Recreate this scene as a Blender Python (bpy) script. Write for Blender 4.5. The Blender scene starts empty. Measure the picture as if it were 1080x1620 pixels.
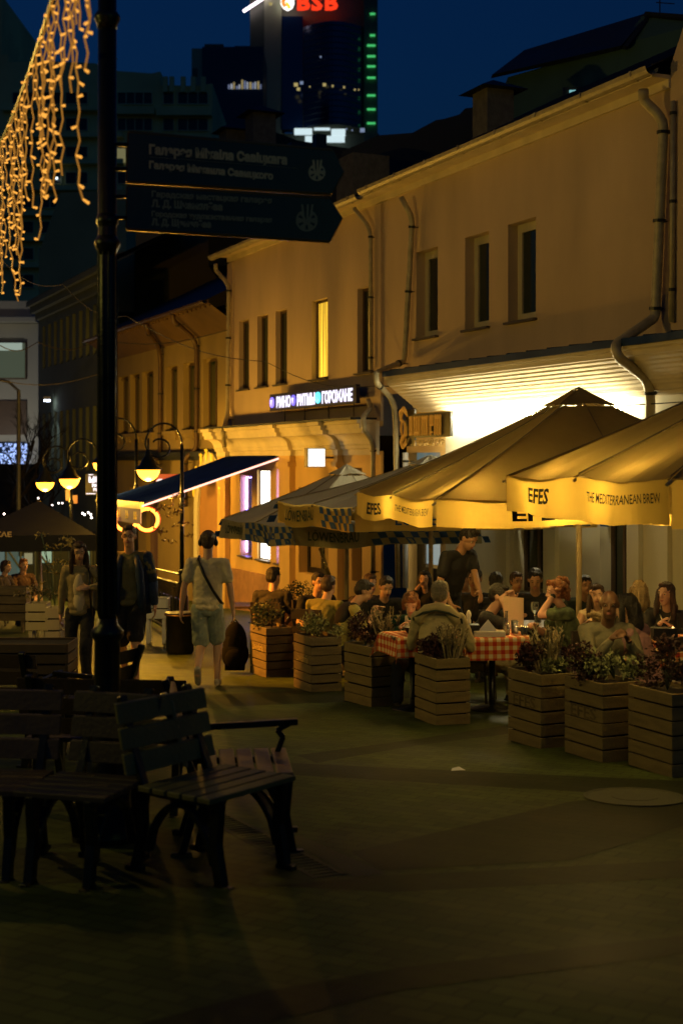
import bpy, bmesh, math, random
import numpy as np
from mathutils import Vector as V, Matrix, Quaternion
random.seed(11)
R = math.radians
scn = bpy.context.scene
COL = scn.collection

# ------------------------------------------------------------------ camera
CAMZ = 1.7; HOR = 730.0; F = 2250.0
cam_d = bpy.data.cameras.new('camera'); cam = bpy.data.objects.new('camera', cam_d); COL.objects.link(cam)
cam.location = (0, 0, CAMZ); cam.rotation_euler = (R(90), 0, 0)
cam_d.sensor_fit = 'VERTICAL'; cam_d.sensor_height = 36; cam_d.lens = 50
cam_d.shift_y = -(810 - HOR) / 1620
cam_d.clip_end = 3000; cam_d.clip_start = 0.1
cam_d.dof.use_dof = True; cam_d.dof.focus_distance = 14.5; cam_d.dof.aperture_fstop = 2.2
scn.camera = cam
# ------------------------------------------------------------------ sky at the end of dusk
w = bpy.data.worlds.new('World'); scn.world = w; w.use_nodes = True
nt = w.node_tree; bg = nt.nodes['Background']
sky = nt.nodes.new('ShaderNodeTexSky'); sky.sky_type = 'NISHITA'; sky.sun_disc = False
sky.sun_elevation = R(0.0); sky.sun_rotation = R(150); sky.air_density = 1.2; sky.dust_density = 0.3; sky.ozone_density = 4
hs = nt.nodes.new('ShaderNodeMix'); hs.data_type = 'RGBA'; hs.blend_type = 'MULTIPLY'; hs.inputs[0].default_value = 1
hs.inputs[7].default_value = (0.085, 0.42, 0.68, 1)
nt.links.new(sky.outputs[0], hs.inputs[6]); nt.links.new(hs.outputs[2], bg.inputs[0])
bg.inputs[1].default_value = 0.15
scn.view_settings.view_transform = 'Standard'; scn.view_settings.look = 'None'
scn.view_settings.exposure = 0.0; scn.view_settings.gamma = 1
cy = scn.cycles
cy.use_denoising = True; cy.denoiser = 'OPENIMAGEDENOISE'
cy.use_light_tree = True; cy.max_bounces = 5; cy.diffuse_bounces = 3; cy.glossy_bounces = 3; cy.transmission_bounces = 4
cy.transparent_max_bounces = 6; cy.sample_clamp_indirect = 4; cy.sample_clamp_direct = 0; cy.caustics_reflective = False; cy.caustics_refractive = False

# ------------------------------------------------------------------ frames
SL = 118.0 / F                      # the street falls away from the camera
TH = math.atan(974 / F); CS, SN = math.cos(TH), math.sin(TH)
def gz(y): return -SL * y
def G(px, py):
    Y = F * CAMZ / (py - HOR - 118); return V(((px - 540) / F * Y, Y, gz(Y)))
def P(px, py, Y): return V(((px - 540) / F * Y, Y, CAMZ + (HOR - py) / F * Y))
def PG(px, Y): X = (px - 540) / F * Y; return V((X, Y, gz(Y)))
def SF(n, t, z): return V((CS * n - SN * t, SN * n + CS * t, z))   # street frame: n towards the right-hand houses, t along the street
def WT(px, D): a = (px - 540) / F; return D * (CS - a * SN) / (SN + a * CS)
def WZ(px, py, D): a = (px - 540) / F; return CAMZ + (HOR - py) * (D / (CS * a + SN)) / F
NV = V((CS, SN, 0)); UV_ = V((-SN, CS, 0)); ZV = V((0, 0, 1))

# ------------------------------------------------------------------ object helpers
def wl(o):
    p = V((0, 0, 0))
    while o is not None: p += o.location; o = o.parent
    return p
def tag(o, label=None, cat=None, group=None, kind=None):
    if label: o['label'] = label
    if cat: o['category'] = cat
    if group: o['group'] = group
    if kind: o['kind'] = kind
    return o
def thing(name, label, cat, loc=(0, 0, 0), group=None, rotz=0):
    o = bpy.data.objects.new(name, None); COL.objects.link(o); o.location = loc; o.rotation_euler = (0, 0, rotz)
    o.empty_display_size = 0.2
    return tag(o, label, cat, group)
def children(o): return [c for c in bpy.data.objects if c.parent is o]
def copy_tree(o, parent=None):
    c = o.copy(); COL.objects.link(c); c.parent = parent
    for ch in KID.get(o.name, []): copy_tree(ch, c)
    return c
KID = {}
def dup(root, loc, rotz, label, scale=None):
    c = copy_tree(root); c.location = loc; c.rotation_euler = (0, 0, rotz); c['label'] = label
    if scale: c.scale = (scale,) * 3
    return c
def link(name, me, mats, parent):
    o = bpy.data.objects.new(name, me); COL.objects.link(o)
    if not isinstance(mats, (list, tuple)): mats = [mats]
    for m in mats: me.materials.append(m)
    if parent is not None:
        o.parent = parent; KID.setdefault(parent.name, []).append(o)
    return o
class MB:
    def __init__(s): s.v = []; s.f = []; s.m = []; s.mi = 0; s.sm = []; s.smooth = False
    def vert(s, p): s.v.append(tuple(p)); return len(s.v) - 1
    def face(s, idx): s.f.append(tuple(idx)); s.m.append(s.mi); s.sm.append(s.smooth)
    def quad(s, *ps): s.face([s.vert(p) for p in ps])
    poly = quad
    def box(s, c, sx, sy, sz, ax=V((1, 0, 0)), ay=V((0, 1, 0)), az=V((0, 0, 1))):
        c = V(c); b = len(s.v)
        for i in (-1, 1):
            for j in (-1, 1):
                for k in (-1, 1): s.v.append(tuple(c + ax * (i * sx / 2) + ay * (j * sy / 2) + az * (k * sz / 2)))
        for q in ((0, 1, 3, 2), (4, 6, 7, 5), (0, 4, 5, 1), (2, 3, 7, 6), (0, 2, 6, 4), (1, 5, 7, 3)): s.face([b + i for i in q])
        return s
    def sbox(s, n0, n1, t0, t1, z0, z1):      # box in the street frame
        return s.box(SF((n0 + n1) / 2, (t0 + t1) / 2, (z0 + z1) / 2), abs(n1 - n0), abs(t1 - t0), abs(z1 - z0), NV, UV_, ZV)
    def tube(s, pts, r, seg=8, closed=False):
        pts = [V(p) for p in pts]; n = len(pts)
        rs = r if isinstance(r, (list, tuple)) else [r] * n
        up = V((0, 0, 1)); rings = []; pv = None
        for i in range(n):
            d = (pts[min(i + 1, n - 1)] - pts[max(i - 1, 0)])
            if d.length < 1e-9: d = V((0, 0, 1))
            d.normalize()
            if pv is None:
                a = d.cross(up)
                if a.length < 0.05: a = d.cross(V((1, 0, 0)))
            else: a = pv - d * pv.dot(d)
            a.normalize(); pv = a; b = d.cross(a)
            rings.append([s.vert(pts[i] + (a * math.cos(q) + b * math.sin(q)) * rs[i]) for q in [2 * math.pi * k / seg for k in range(seg)]])
        for i in range(n - 1):
            for k in range(seg): s.face([rings[i][k], rings[i][(k + 1) % seg], rings[i + 1][(k + 1) % seg], rings[i + 1][k]])
        s.face(rings[0][::-1]); s.face(rings[-1]); return s
    def lathe(s, c, prof, seg=20, az=V((0, 0, 1)), cap=True):
        c = V(c); az = V(az).normalized(); ax = az.orthogonal().normalized(); ay = az.cross(ax); rings = []
        for r, z in prof:
            rings.append([s.vert(c + az * z + (ax * math.cos(q) + ay * math.sin(q)) * max(r, 1e-4)) for q in [2 * math.pi * k / seg for k in range(seg)]])
        for i in range(len(rings) - 1):
            for k in range(seg): s.face([rings[i][k], rings[i][(k + 1) % seg], rings[i + 1][(k + 1) % seg], rings[i + 1][k]])
        if cap: s.face(rings[0][::-1]); s.face(rings[-1])
        return s
    def ell(s, c, rx, ry, rz, M=None, nu=14, nv=9):
        c = V(c); M = M or Matrix.Identity(3); rings = []
        for j in range(1, nv):
            ph = math.pi * j / nv
            rings.append([s.vert(c + M @ V((rx * math.sin(ph) * math.cos(a), ry * math.sin(ph) * math.sin(a), rz * math.cos(ph)))) for a in [2 * math.pi * k / nu for k in range(nu)]])
        t = s.vert(c + M @ V((0, 0, rz))); b = s.vert(c + M @ V((0, 0, -rz)))
        for k in range(nu): s.face([t, rings[0][k], rings[0][(k + 1) % nu]]); s.face([b, rings[-1][(k + 1) % nu], rings[-1][k]])
        for i in range(len(rings) - 1):
            for k in range(nu): s.face([rings[i][k], rings[i + 1][k], rings[i + 1][(k + 1) % nu], rings[i][(k + 1) % nu]])
        return s
    def cone(s, p0, r0, p1, r1, seg=12):
        s.ell(p0, r0, r0, r0, nu=seg, nv=6); s.ell(p1, r1, r1, r1, nu=seg, nv=6)
        if (V(p1) - V(p0)).length > 1e-4: s.tube([p0, p1], [r0, r1], seg)
        return s
    def prism(s, pts, off):      # closed polygon extruded by vector off
        off = V(off); pts = [V(p) for p in pts]
        a = [s.vert(p) for p in pts]; b = [s.vert(p + off) for p in pts]; n = len(pts)
        s.face(a[::-1]); s.face(b)
        for i in range(n): s.face([a[i], a[(i + 1) % n], b[(i + 1) % n], b[i]])
        return s
    def mesh(s, name, origin=V((0, 0, 0))):
        me = bpy.data.meshes.new(name)
        me.from_pydata([(a[0] - origin[0], a[1] - origin[1], a[2] - origin[2]) for a in s.v], [], s.f)
        me.polygons.foreach_set('material_index', s.m); me.polygons.foreach_set('use_smooth', s.sm)
        me.validate(); me.update(); return me
    def build(s, name, mats, parent=None, world=True, bevel=0, recalc=True):
        org = wl(parent) if (world and parent is not None) else V((0, 0, 0))
        me = s.mesh(name, org)
        if recalc or bevel:
            bm = bmesh.new(); bm.from_mesh(me)
            if recalc: bmesh.ops.recalc_face_normals(bm, faces=bm.faces)
            if bevel: bmesh.ops.bevel(bm, geom=[e for e in bm.edges if e.calc_face_angle(0) > 0.6], offset=bevel, segments=1, affect='EDGES', clamp_overlap=True)
            bm.to_mesh(me); bm.free()
        return link(name, me, mats, parent)

def build_split(s, name, mats, parent=None, world=True, **k):
    """one object per connected piece"""
    par = list(range(len(s.v)))
    def find(a):
        while par[a] != a: par[a] = par[par[a]]; a = par[a]
        return a
    for f in s.f:
        for q in f[1:]: par[find(q)] = find(f[0])
    gr = {}
    for i, f in enumerate(s.f): gr.setdefault(find(f[0]), []).append(i)
    # pieces that touch through a shared position stay together
    out = []
    for g in gr.values():
        m = MB(); mp = {}
        for i in g:
            for q in s.f[i]:
                if q not in mp: mp[q] = len(m.v); m.v.append(s.v[q])
            m.f.append(tuple(mp[q] for q in s.f[i])); m.m.append(s.m[i]); m.sm.append(s.sm[i])
        out.append(m.build(name, mats, parent, world, **k))
    return out
def text_verts(body, size=1.0, bold=0.0, extrude=0.0, align='LEFT', res=2, space=1.0):
    cu = bpy.data.curves.new('lettering', 'FONT'); cu.body = body; cu.size = size; cu.offset = bold; cu.extrude = extrude
    cu.align_x = align; cu.resolution_u = res; cu.space_character = space
    o = bpy.data.objects.new('lettering', cu); COL.objects.link(o)
    dg = bpy.context.evaluated_depsgraph_get(); me = bpy.data.meshes.new_from_object(o.evaluated_get(dg))
    vs = [v.co.copy() for v in me.vertices]; fs = [tuple(p.vertices) for p in me.polygons]
    bpy.data.objects.remove(o); bpy.data.curves.remove(cu); bpy.data.meshes.remove(me)
    return vs, fs
def add_text(mb, body, org, ax, ay, size, width=None, fn=None, **k):
    vs, fs = text_verts(body, size, **k)
    if not vs: return
    ax = V(ax); ay = V(ay); nz = ax.cross(ay).normalized(); sx = 1
    if width:
        x0 = min(v.x for v in vs); x1 = max(v.x for v in vs); sx = width / max(1e-6, x1 - x0)
        for v in vs: v.x = (v.x - (x0 if k.get('align', 'LEFT') == 'LEFT' else (x0 + x1) / 2)) * sx
    b = len(mb.v)
    for v in vs: mb.v.append(tuple(fn(v) if fn else V(org) + ax * v.x + ay * v.y + nz * v.z))
    for f in fs: mb.face([b + i for i in f])

# ------------------------------------------------------------------ materials
MATS = {}
def mat(name, col, rough=0.7, metal=0, var=0.15, scale=6, bump=0.0, bscale=40, emit=None, es=0, spec=0.5, trans=0, coat=0, streak=0, tlu=0):
    if name in MATS: return MATS[name]
    m = bpy.data.materials.new(name); m.use_nodes = True; t = m.node_tree; N = t.nodes; L = t.links; b = N['Principled BSDF']
    b.inputs['Roughness'].default_value = rough; b.inputs['Metallic'].default_value = metal
    b.inputs['Base Color'].default_value = (*col, 1); b.inputs['Specular IOR Level'].default_value = spec
    b.inputs['Transmission Weight'].default_value = trans; b.inputs['Coat Weight'].default_value = coat
    if var > 0 or bump > 0:
        tc = N.new('ShaderNodeTexCoord')
    if var > 0:
        no = N.new('ShaderNodeTexNoise'); no.inputs['Scale'].default_value = scale; no.inputs['Detail'].default_value = 5
        if streak:
            mp = N.new('ShaderNodeMapping'); mp.inputs['Scale'].default_value = (1, 1, streak); L.new(tc.outputs['Object'], mp.inputs[0]); L.new(mp.outputs[0], no.inputs[0])
        else: L.new(tc.outputs['Object'], no.inputs[0])
        mr = N.new('ShaderNodeMapRange'); mr.inputs[1].default_value = 0.3; mr.inputs[2].default_value = 0.7
        mr.inputs[3].default_value = 1 - var; mr.inputs[4].default_value = 1 + var; L.new(no.outputs[0], mr.inputs[0])
        mx = N.new('ShaderNodeMix'); mx.data_type = 'RGBA'; mx.blend_type = 'MULTIPLY'; mx.inputs[0].default_value = 1
        mx.inputs[6].default_value = (*col, 1); cc = N.new('ShaderNodeCombineColor')
        for i in range(3): L.new(mr.outputs[0], cc.inputs[i])
        L.new(cc.outputs[0], mx.inputs[7]); L.new(mx.outputs[2], b.inputs['Base Color'])
        mr2 = N.new('ShaderNodeMapRange'); mr2.inputs[3].default_value = max(0.03, rough - 0.12); mr2.inputs[4].default_value = min(1, rough + 0.12); L.new(no.outputs[0], mr2.inputs[0]); L.new(mr2.outputs[0], b.inputs['Roughness'])
    if bump > 0:
        n2 = N.new('ShaderNodeTexNoise'); n2.inputs['Scale'].default_value = bscale; n2.inputs['Detail'].default_value = 4; L.new(tc.outputs['Object'], n2.inputs[0])
        bp = N.new('ShaderNodeBump'); bp.inputs['Strength'].default_value = bump; bp.inputs['Distance'].default_value = 0.02; L.new(n2.outputs[0], bp.inputs['Height']); L.new(bp.outputs[0], b.inputs['Normal'])
    if emit:
        b.inputs['Emission Color'].default_value = (*emit, 1); b.inputs['Emission Strength'].default_value = es
    if tlu > 0:
        tr = N.new('ShaderNodeBsdfTranslucent'); src = b.inputs['Base Color']
        tr.inputs[0].default_value = (*col, 1)
        ms = N.new('ShaderNodeMixShader'); ms.inputs[0].default_value = tlu; L.new(b.outputs[0], ms.inputs[1]); L.new(tr.outputs[0], ms.inputs[2]); L.new(ms.outputs[0], N['Material Output'].inputs[0])
    MATS[name] = m; return m
def glow(name, col, s):
    return mat(name, (0.02, 0.02, 0.02), 0.5, var=0, emit=col, es=s)

M_iron = mat('cast iron', (0.012, 0.014, 0.013), 0.32, 0.4, 0.2, 12, 0.15, 60)
M_dark = mat('dark metal', (0.03, 0.03, 0.03), 0.45, 0.5, 0.15)
M_glass = mat('window glass', (0.02, 0.03, 0.018), 0.09, 0, 0.4, 2.5, spec=0.8, streak=.2)
M_zinc = mat('painted pipe', (0.42, 0.36, 0.22), 0.5, 0.1, 0.2, 8)
M_brownpipe = mat('brown pipe', (0.10, 0.06, 0.035), 0.5, 0.2, 0.2, 8)
M_stucco = mat('ochre stucco', (0.55, 0.41, 0.27), 0.9, 0, 0.15, 0.9, 0.4, 55, streak=0.35)
M_stucco2 = mat('ochre stucco lower', (0.68, 0.44, 0.16), 0.88, 0, 0.1, 1.3, 0.25, 50, streak=0.4)
M_cream = mat('cream plaster', (0.66, 0.62, 0.48), 0.85, 0, 0.07, 1.2, 0.2, 50, streak=0.5)
M_cornice = mat('painted moulding', (0.66, 0.56, 0.38), 0.8, 0, 0.1, 3, 0.15, 40)
M_frame = mat('pale window frame', (0.5, 0.45, 0.3), 0.5, 0, 0.08)
M_dframe = mat('brown window frame', (0.09, 0.055, 0.03), 0.5, 0, 0.1)
M_roof = mat('dark roof sheet', (0.016, 0.02, 0.028), 0.6, 0.1, 0.2, 2, 0.2, 20)
M_navy = mat('navy roof sheet', (0.03, 0.06, 0.14), 0.4, 0.4, 0.15, 3)
M_brick = mat('pale chimney brick', (0.15, 0.135, 0.10), 0.9, 0, 0.25, 8, 0.4, 30)
M_sill = mat('metal sill', (0.12, 0.10, 0.08), 0.4, 0.5, 0.1)
M_white = mat('white paint', (0.75, 0.75, 0.74), 0.5, 0, 0.06)
M_black = mat('black lacquer', (0.008, 0.008, 0.009), 0.4, 0, 0.1)

# ------------------------------------------------------------------ street lamps (the light sources of the place)
M_bulb = glow('sodium lamp bowl', (1.0, 0.34, 0.02), 9)
M_bulb2 = glow('sodium lamp bowl far', (1.0, 0.47, 0.12), 60)
def make_lamp():
    t = thing('street_lamp', '', 'street lamp', (0, 0, 0), 'cane-shaped street lamps with glowing bowls')
    b = MB(); b.smooth = True
    b.lathe((0, 0, 0), [(.17, 0), (.17, .06), (.13, .10), (.13, .5), (.10, .55), (.11, .6), (.06, .66), (.055, .95), (.075, 1.0), (.05, 1.05)], 12)
    b.build('base', M_iron, t)
    b = MB(); b.smooth = True; b.tube([(0, 0, 1.0), (0, 0, 3.5)], [.045, .034], 10)
    b.lathe((0, 0, 2.45), [(.036, 0), (.06, .03), (.06, .08), (.036, .11)], 10); b.build('pole', M_iron, t)
    b = MB(); b.smooth = True
    pts = []
    for k in range(17):
        a = math.pi * k / 16; pts.append((-.36 + .36 * math.cos(a), 0, 3.5 + .42 * math.sin(a)))
    # scroll back inwards
    for k in range(1, 15):
        a = math.pi + k * 0.42; r = .36 - .022 * k; pts.append((-.36 - .0 + r * math.cos(a) - (.36 - r) * .55, 0, 3.5 + r * math.sin(a) * .9))
    b.tube(pts[:30], .02, 8); b.build('arm', M_iron, t)
    b = MB(); b.smooth = True
    b.tube([(-.66, 0, 3.62), (-.66, 0, 3.36)], .02, 8)
    b.lathe((-.66, 0, 3.0), [(.26, 0), (.255, .03), (.17, .10), (.13, .20), (.07, .27), (.05, .36), (.03, .40)], 20); b.build('lamp_shade', M_iron, t)
    b = MB(); b.smooth = True
    b.lathe((-.66, 0, 3.0), [(.225, 0.0), (.215, -.06), (.175, -.13), (.115, -.185), (.05, -.215), (.001, -.22)], 20, cap=False); b.build('bowl', M_bulb, t)
    ld = bpy.data.lights.new('bowl light', 'POINT'); ld.energy = 330; ld.color = (1, .52, .06); ld.shadow_soft_size = .1
    lo = bpy.data.objects.new('bowl_light', ld); COL.objects.link(lo); lo.parent = t; lo.location = (-.66, 0, 2.66); KID.setdefault(t.name, []).append(lo)
    return t
lamp = make_lamp()
lamps = [(288, 28, 'street lamp with lit bowl beside the navy awning and the person in headphones', 1.0),
         (216, 33, 'street lamp whose pole stands in front of the awning edge with the neon spectacles', 1.13),
         (156, 32.5, 'street lamp half hidden by the signpost, its lit bowl hanging over the red sign', 1.0),
         (113, 37, 'farthest left lit street lamp in front of the black parasol', 1.03)]
for i, (px, Y, lab, sc) in enumerate(lamps):
    p = PG(px, Y)
    if i == 0: lamp.location = p; lamp['label'] = lab
    else: dup(lamp, p, 0, lab, sc)
# assumed lantern posts outside the frame, added to light the facade and paving; the one behind the camera is added fill
def added_lantern(n, t, h, power, label, col=(1.0, .56, .06), aim=None):
    base = SF(n, t, 0); base.z = gz(base.y)
    L = thing('added_lantern_post', label, 'added lantern post', base)
    b = MB(); b.smooth = True; b.lathe(base, [(.14, 0), (.12, .3), (.07, .5), (.06, h)], 12); b.build('pole', M_iron, L)
    b = MB(); b.smooth = True; b.lathe(base + V((0, 0, h)), [(.03, .42), (.2, .34), (.21, .30), (.05, .30)], 12); b.build('cap', M_iron, L)
    ld = bpy.data.lights.new('added lantern light', 'SPOT' if aim else 'POINT'); ld.energy = power; ld.color = col; ld.shadow_soft_size = .12
    if aim: ld.spot_size = R(72); ld.spot_blend = .8
    lo = bpy.data.objects.new('bulb', ld); COL.objects.link(lo); lo.parent = L; lo.location = (0, 0, h + .12)
    if aim: lo.rotation_euler = (V(aim) - (base + V((0, 0, h + .12)))).to_track_quat('-Z', 'Y').to_euler()
    return L
added_lantern(-4.5, 9.0, 5.0, 360, 'assumed tall lantern post at the left side of the street, outside the frame', (.86, .66, .10))  # assumed lamp, added to light the foreground
added_lantern(2.7, 18.0, 3.1, 3300, 'added spotlight post just outside the left edge of the frame near the walkers', (1.0, .34, .02), aim=(-2.0, 17.9, gz(18)))  # added spotlight, aimed to make the orange pool on the paving
added_lantern(-1.2, 17.5, 5.0, 640, 'assumed tall lantern post left of the street behind the benches, outside the frame', (1.0, .60, .10))  # assumed lamp, added to light the facade from the left
added_lantern(6.0, -8.0, 5.0, 95, 'unseen lantern post behind the camera, added as a green fill light', (0.45, .72, .10))  # added green fill light for the camera-facing surfaces and shadows

# ------------------------------------------------------------------ ground
def ground_mat():
    m = bpy.data.materials.new('block paving'); m.use_nodes = True; t = m.node_tree; N = t.nodes; L = t.links; b = N['Principled BSDF']
    tc = N.new('ShaderNodeTexCoord'); mp = N.new('ShaderNodeMapping'); mp.inputs['Rotation'].default_value = (0, 0, TH + R(8)); L.new(tc.outputs['Object'], mp.inputs[0])
    br = N.new('ShaderNodeTexBrick'); br.inputs['Scale'].default_value = 1; br.inputs['Brick Width'].default_value = .2; br.inputs['Row Height'].default_value = .1
    br.inputs['Mortar Size'].default_value = .004; br.inputs['Color1'].default_value = (.038, .056, .014, 1); br.inputs['Color2'].default_value = (.064, .084, .022, 1); br.inputs['Mortar'].default_value = (.016, .018, .007, 1); br.offset = .5
    L.new(mp.outputs[0], br.inputs[0])
    no = N.new('ShaderNodeTexNoise'); no.inputs['Scale'].default_value = 1.1; no.inputs['Detail'].default_value = 6; L.new(tc.outputs['Object'], no.inputs[0])
    mr = N.new('ShaderNodeMapRange'); mr.inputs[1].default_value = .3; mr.inputs[2].default_value = .7; mr.inputs[3].default_value = .6; mr.inputs[4].default_value = 1.4; L.new(no.outputs[0], mr.inputs[0])
    cc = N.new('ShaderNodeCombineColor')
    for i in range(3): L.new(mr.outputs[0], cc.inputs[i])
    mx = N.new('ShaderNodeMix'); mx.data_type = 'RGBA'; mx.blend_type = 'MULTIPLY'; mx.inputs[0].default_value = 1; L.new(br.outputs[0], mx.inputs[6]); L.new(cc.outputs[0], mx.inputs[7]); L.new(mx.outputs[2], b.inputs['Base Color'])
    bp = N.new('ShaderNodeBump'); bp.inputs['Strength'].default_value = .5; bp.inputs['Distance'].default_value = .01; bp.invert = True; L.new(br.outputs['Fac'], bp.inputs['Height']); L.new(bp.outputs[0], b.inputs['Normal'])
    m2 = N.new('ShaderNodeMapRange'); m2.inputs[3].default_value = .42; m2.inputs[4].default_value = .75; b.inputs['Specular IOR Level'].default_value = .10; L.new(no.outputs[0], m2.inputs[0]); L.new(m2.outputs[0], b.inputs['Roughness'])
    return m, br
M_pave, _br = ground_mat()
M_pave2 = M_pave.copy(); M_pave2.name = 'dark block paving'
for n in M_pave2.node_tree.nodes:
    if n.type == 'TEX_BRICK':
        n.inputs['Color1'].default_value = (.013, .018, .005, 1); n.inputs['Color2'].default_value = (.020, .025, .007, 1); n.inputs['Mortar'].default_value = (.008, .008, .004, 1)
b = MB(); gxs = [-400, -100, -40, -20, -12, -8, -6, -4, -3, -2, -1, 0, 1, 2, 3, 4, 6, 8, 12, 20, 40, 100, 400]; gys = [-20, -5, 0, 2, 3, 4, 5, 6, 7, 8, 9, 10, 11, 12, 13, 14, 16, 18, 20, 24, 28, 34, 42, 60, 100, 200, 400, 900]
vi = {(i, j): b.vert((x, y, gz(y))) for i, x in enumerate(gxs) for j, y in enumerate(gys)}
for i in range(len(gxs) - 1):
    for j in range(len(gys) - 1): b.face([vi[i, j], vi[i + 1, j], vi[i + 1, j + 1], vi[i, j + 1]])
g = b.build('ground', M_pave); tag(g, kind='structure')
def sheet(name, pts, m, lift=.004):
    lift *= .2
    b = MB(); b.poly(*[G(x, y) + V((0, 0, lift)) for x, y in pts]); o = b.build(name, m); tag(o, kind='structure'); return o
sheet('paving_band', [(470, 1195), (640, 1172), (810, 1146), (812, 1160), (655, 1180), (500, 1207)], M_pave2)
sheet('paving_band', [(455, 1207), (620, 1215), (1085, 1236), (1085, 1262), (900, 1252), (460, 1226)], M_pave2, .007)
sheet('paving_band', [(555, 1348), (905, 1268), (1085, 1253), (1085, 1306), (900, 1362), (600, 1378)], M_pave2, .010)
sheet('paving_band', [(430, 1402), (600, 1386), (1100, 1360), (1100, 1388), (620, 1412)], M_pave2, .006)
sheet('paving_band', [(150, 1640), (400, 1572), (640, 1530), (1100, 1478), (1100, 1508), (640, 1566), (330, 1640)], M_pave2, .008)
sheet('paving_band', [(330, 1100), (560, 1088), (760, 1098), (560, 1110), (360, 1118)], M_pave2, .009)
M_stone = mat('granite kerb strip', (.06, .055, .025), .8, 0, .2, 9, .2, 60)
sheet('paving_border', [(450, 1325), (475, 1322), (608, 1382), (560, 1388)], M_stone, .012)
# drain channel with slots
b = MB(); p0 = G(352, 1285); p1 = G(545, 1384); d = (p1 - p0); n_ = d.cross(ZV).normalized(); Ld = d.length; d.normalize()
b.box((p0 + p1) / 2 + V((0, 0, .003)), Ld, .03, .004, d, n_, d.cross(n_)); b.box((p0 + p1) / 2 + V((0, 0, .003)) + n_ * .16, Ld, .03, .004, d, n_, d.cross(n_))
k = 0
while k * .06 < Ld: b.box(p0 + d * (k * .06 + .02) + n_ * .08 + V((0, 0, .003)), .028, .13, .004, d, n_, d.cross(n_)); k += 1
o = b.build('drain_grate', M_stone); tag(o, 'slotted drain grate strip running across the paving beside the benches', 'drain')
# manhole cover
b = MB(); c = G(1003, 1262); b.lathe(c + V((0, 0, .006)), [(.33, 0), (.33, .004), (.30, .005), (.295, .002), (.15, .002), (.15, .004), (.02, .004)], 28, az=V((0, SL, 1)))
o = b.build('manhole_cover', mat('worn iron cover', (.07, .07, .03), .75, .1, .25, 30, .5, 80)); tag(o, 'round manhole cover in the paving before the planters', 'manhole')
b = MB(); c = G(724, 1221); b.poly(c + V((-.05, -.02, .012)), c + V((.02, -.045, .022)), c + V((.055, 0, .012)), c + V((.01, .035, .03)), c + V((-.04, .03, .02)))
o = b.build('paper_scrap', M_white); tag(o, 'crumpled pale scrap of paper lying on the paving', 'litter')

# ------------------------------------------------------------------ walls
def wall(mb, n, t0, t1, z0, z1, holes=(), dep=.25):
    ts = sorted({t0, t1, *[h[0] for h in holes], *[h[1] for h in holes]}); zs = sorted({z0, z1, *[h[2] for h in holes], *[h[3] for h in holes]})
    for i in range(len(ts) - 1):
        for j in range(len(zs) - 1):
            tc, zc = (ts[i] + ts[i + 1]) / 2, (zs[j] + zs[j + 1]) / 2
            if any(h[0] < tc < h[1] and h[2] < zc < h[3] for h in holes): continue
            mb.quad(SF(n, ts[i + 1], zs[j]), SF(n, ts[i], zs[j]), SF(n, ts[i], zs[j + 1]), SF(n, ts[i + 1], zs[j + 1]))
    for a, b_, c, d in [h[:4] for h in holes]:
        m = n + dep
        mb.quad(SF(n, a, c), SF(m, a, c), SF(m, a, d), SF(n, a, d)); mb.quad(SF(n, b_, c), SF(m, b_, c), SF(m, b_, d), SF(n, b_, d))
        mb.quad(SF(n, a, d), SF(m, a, d), SF(m, b_, d), SF(n, b_, d)); mb.quad(SF(n, a, c), SF(m, a, c), SF(m, b_, c), SF(n, b_, c))
def window(parent, n, h, fm, pm, dep=.2, fw=.07, mull=True, sill=True, sillm=None):
    a, b_, c, d = h[:4]; m = n + dep
    f = MB()
    f.sbox(m, m + .05, a, a + fw, c, d); f.sbox(m, m + .05, b_ - fw, b_, c, d); f.sbox(m, m + .05, a + fw, b_ - fw, d - fw, d); f.sbox(m, m + .05, a + fw, b_ - fw, c, c + fw)
    if mull: f.sbox(m - .003, m + .045, (a + b_) / 2 - fw * .45, (a + b_) / 2 + fw * .45, c + fw, d - fw)
    w_ = f.build('window', fm, parent)
    q = MB(); q.sbox(m + .03, m + .04, a + fw, b_ - fw, c + fw, d - fw); pn = q.build('pane', pm, w_)
    if sill:
        q = MB(); q.sbox(n - .07, n + dep - .002, a - .04, b_ + .04, c - .03, c + .004); q.build('sill', sillm or M_sill, w_)
    return w_
NF = 10.9
def tspan(px0, px1, D=NF): a, b_ = WT(px1, D), WT(px0, D); return (min(a, b_), max(a, b_))

EZ = WZ(800, 226, NF)                      # eaves level
tA0, tA1 = WT(1062, NF), WT(606, NF)       # right house
tB1 = WT(362, NF)
GB = -4.0
# ---- house A: restaurant with coved bay
hA = SF(NF, tA0, 0); hA.z = gz(hA.y)
A = thing('restaurant_house', 'two-storey ochre house above the beer parasols with three small upper windows', 'house', hA)
zsA, ztA = WZ(769, 517, NF), WZ(769, 366, NF)
hol = []
for x0, x1 in ((658, 692), (735, 773), (803, 847)):
    a, b_ = tspan(x0, x1); hol.append((a, b_, zsA, ztA))
mb = MB(); wall(mb, NF, tA0, tA1, 2.9, EZ, hol, .3)
mb.build('wall', M_stucco, A)
for h in hol: window(A, NF, h, M_frame, M_glass, .17, .13, False)
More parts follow.
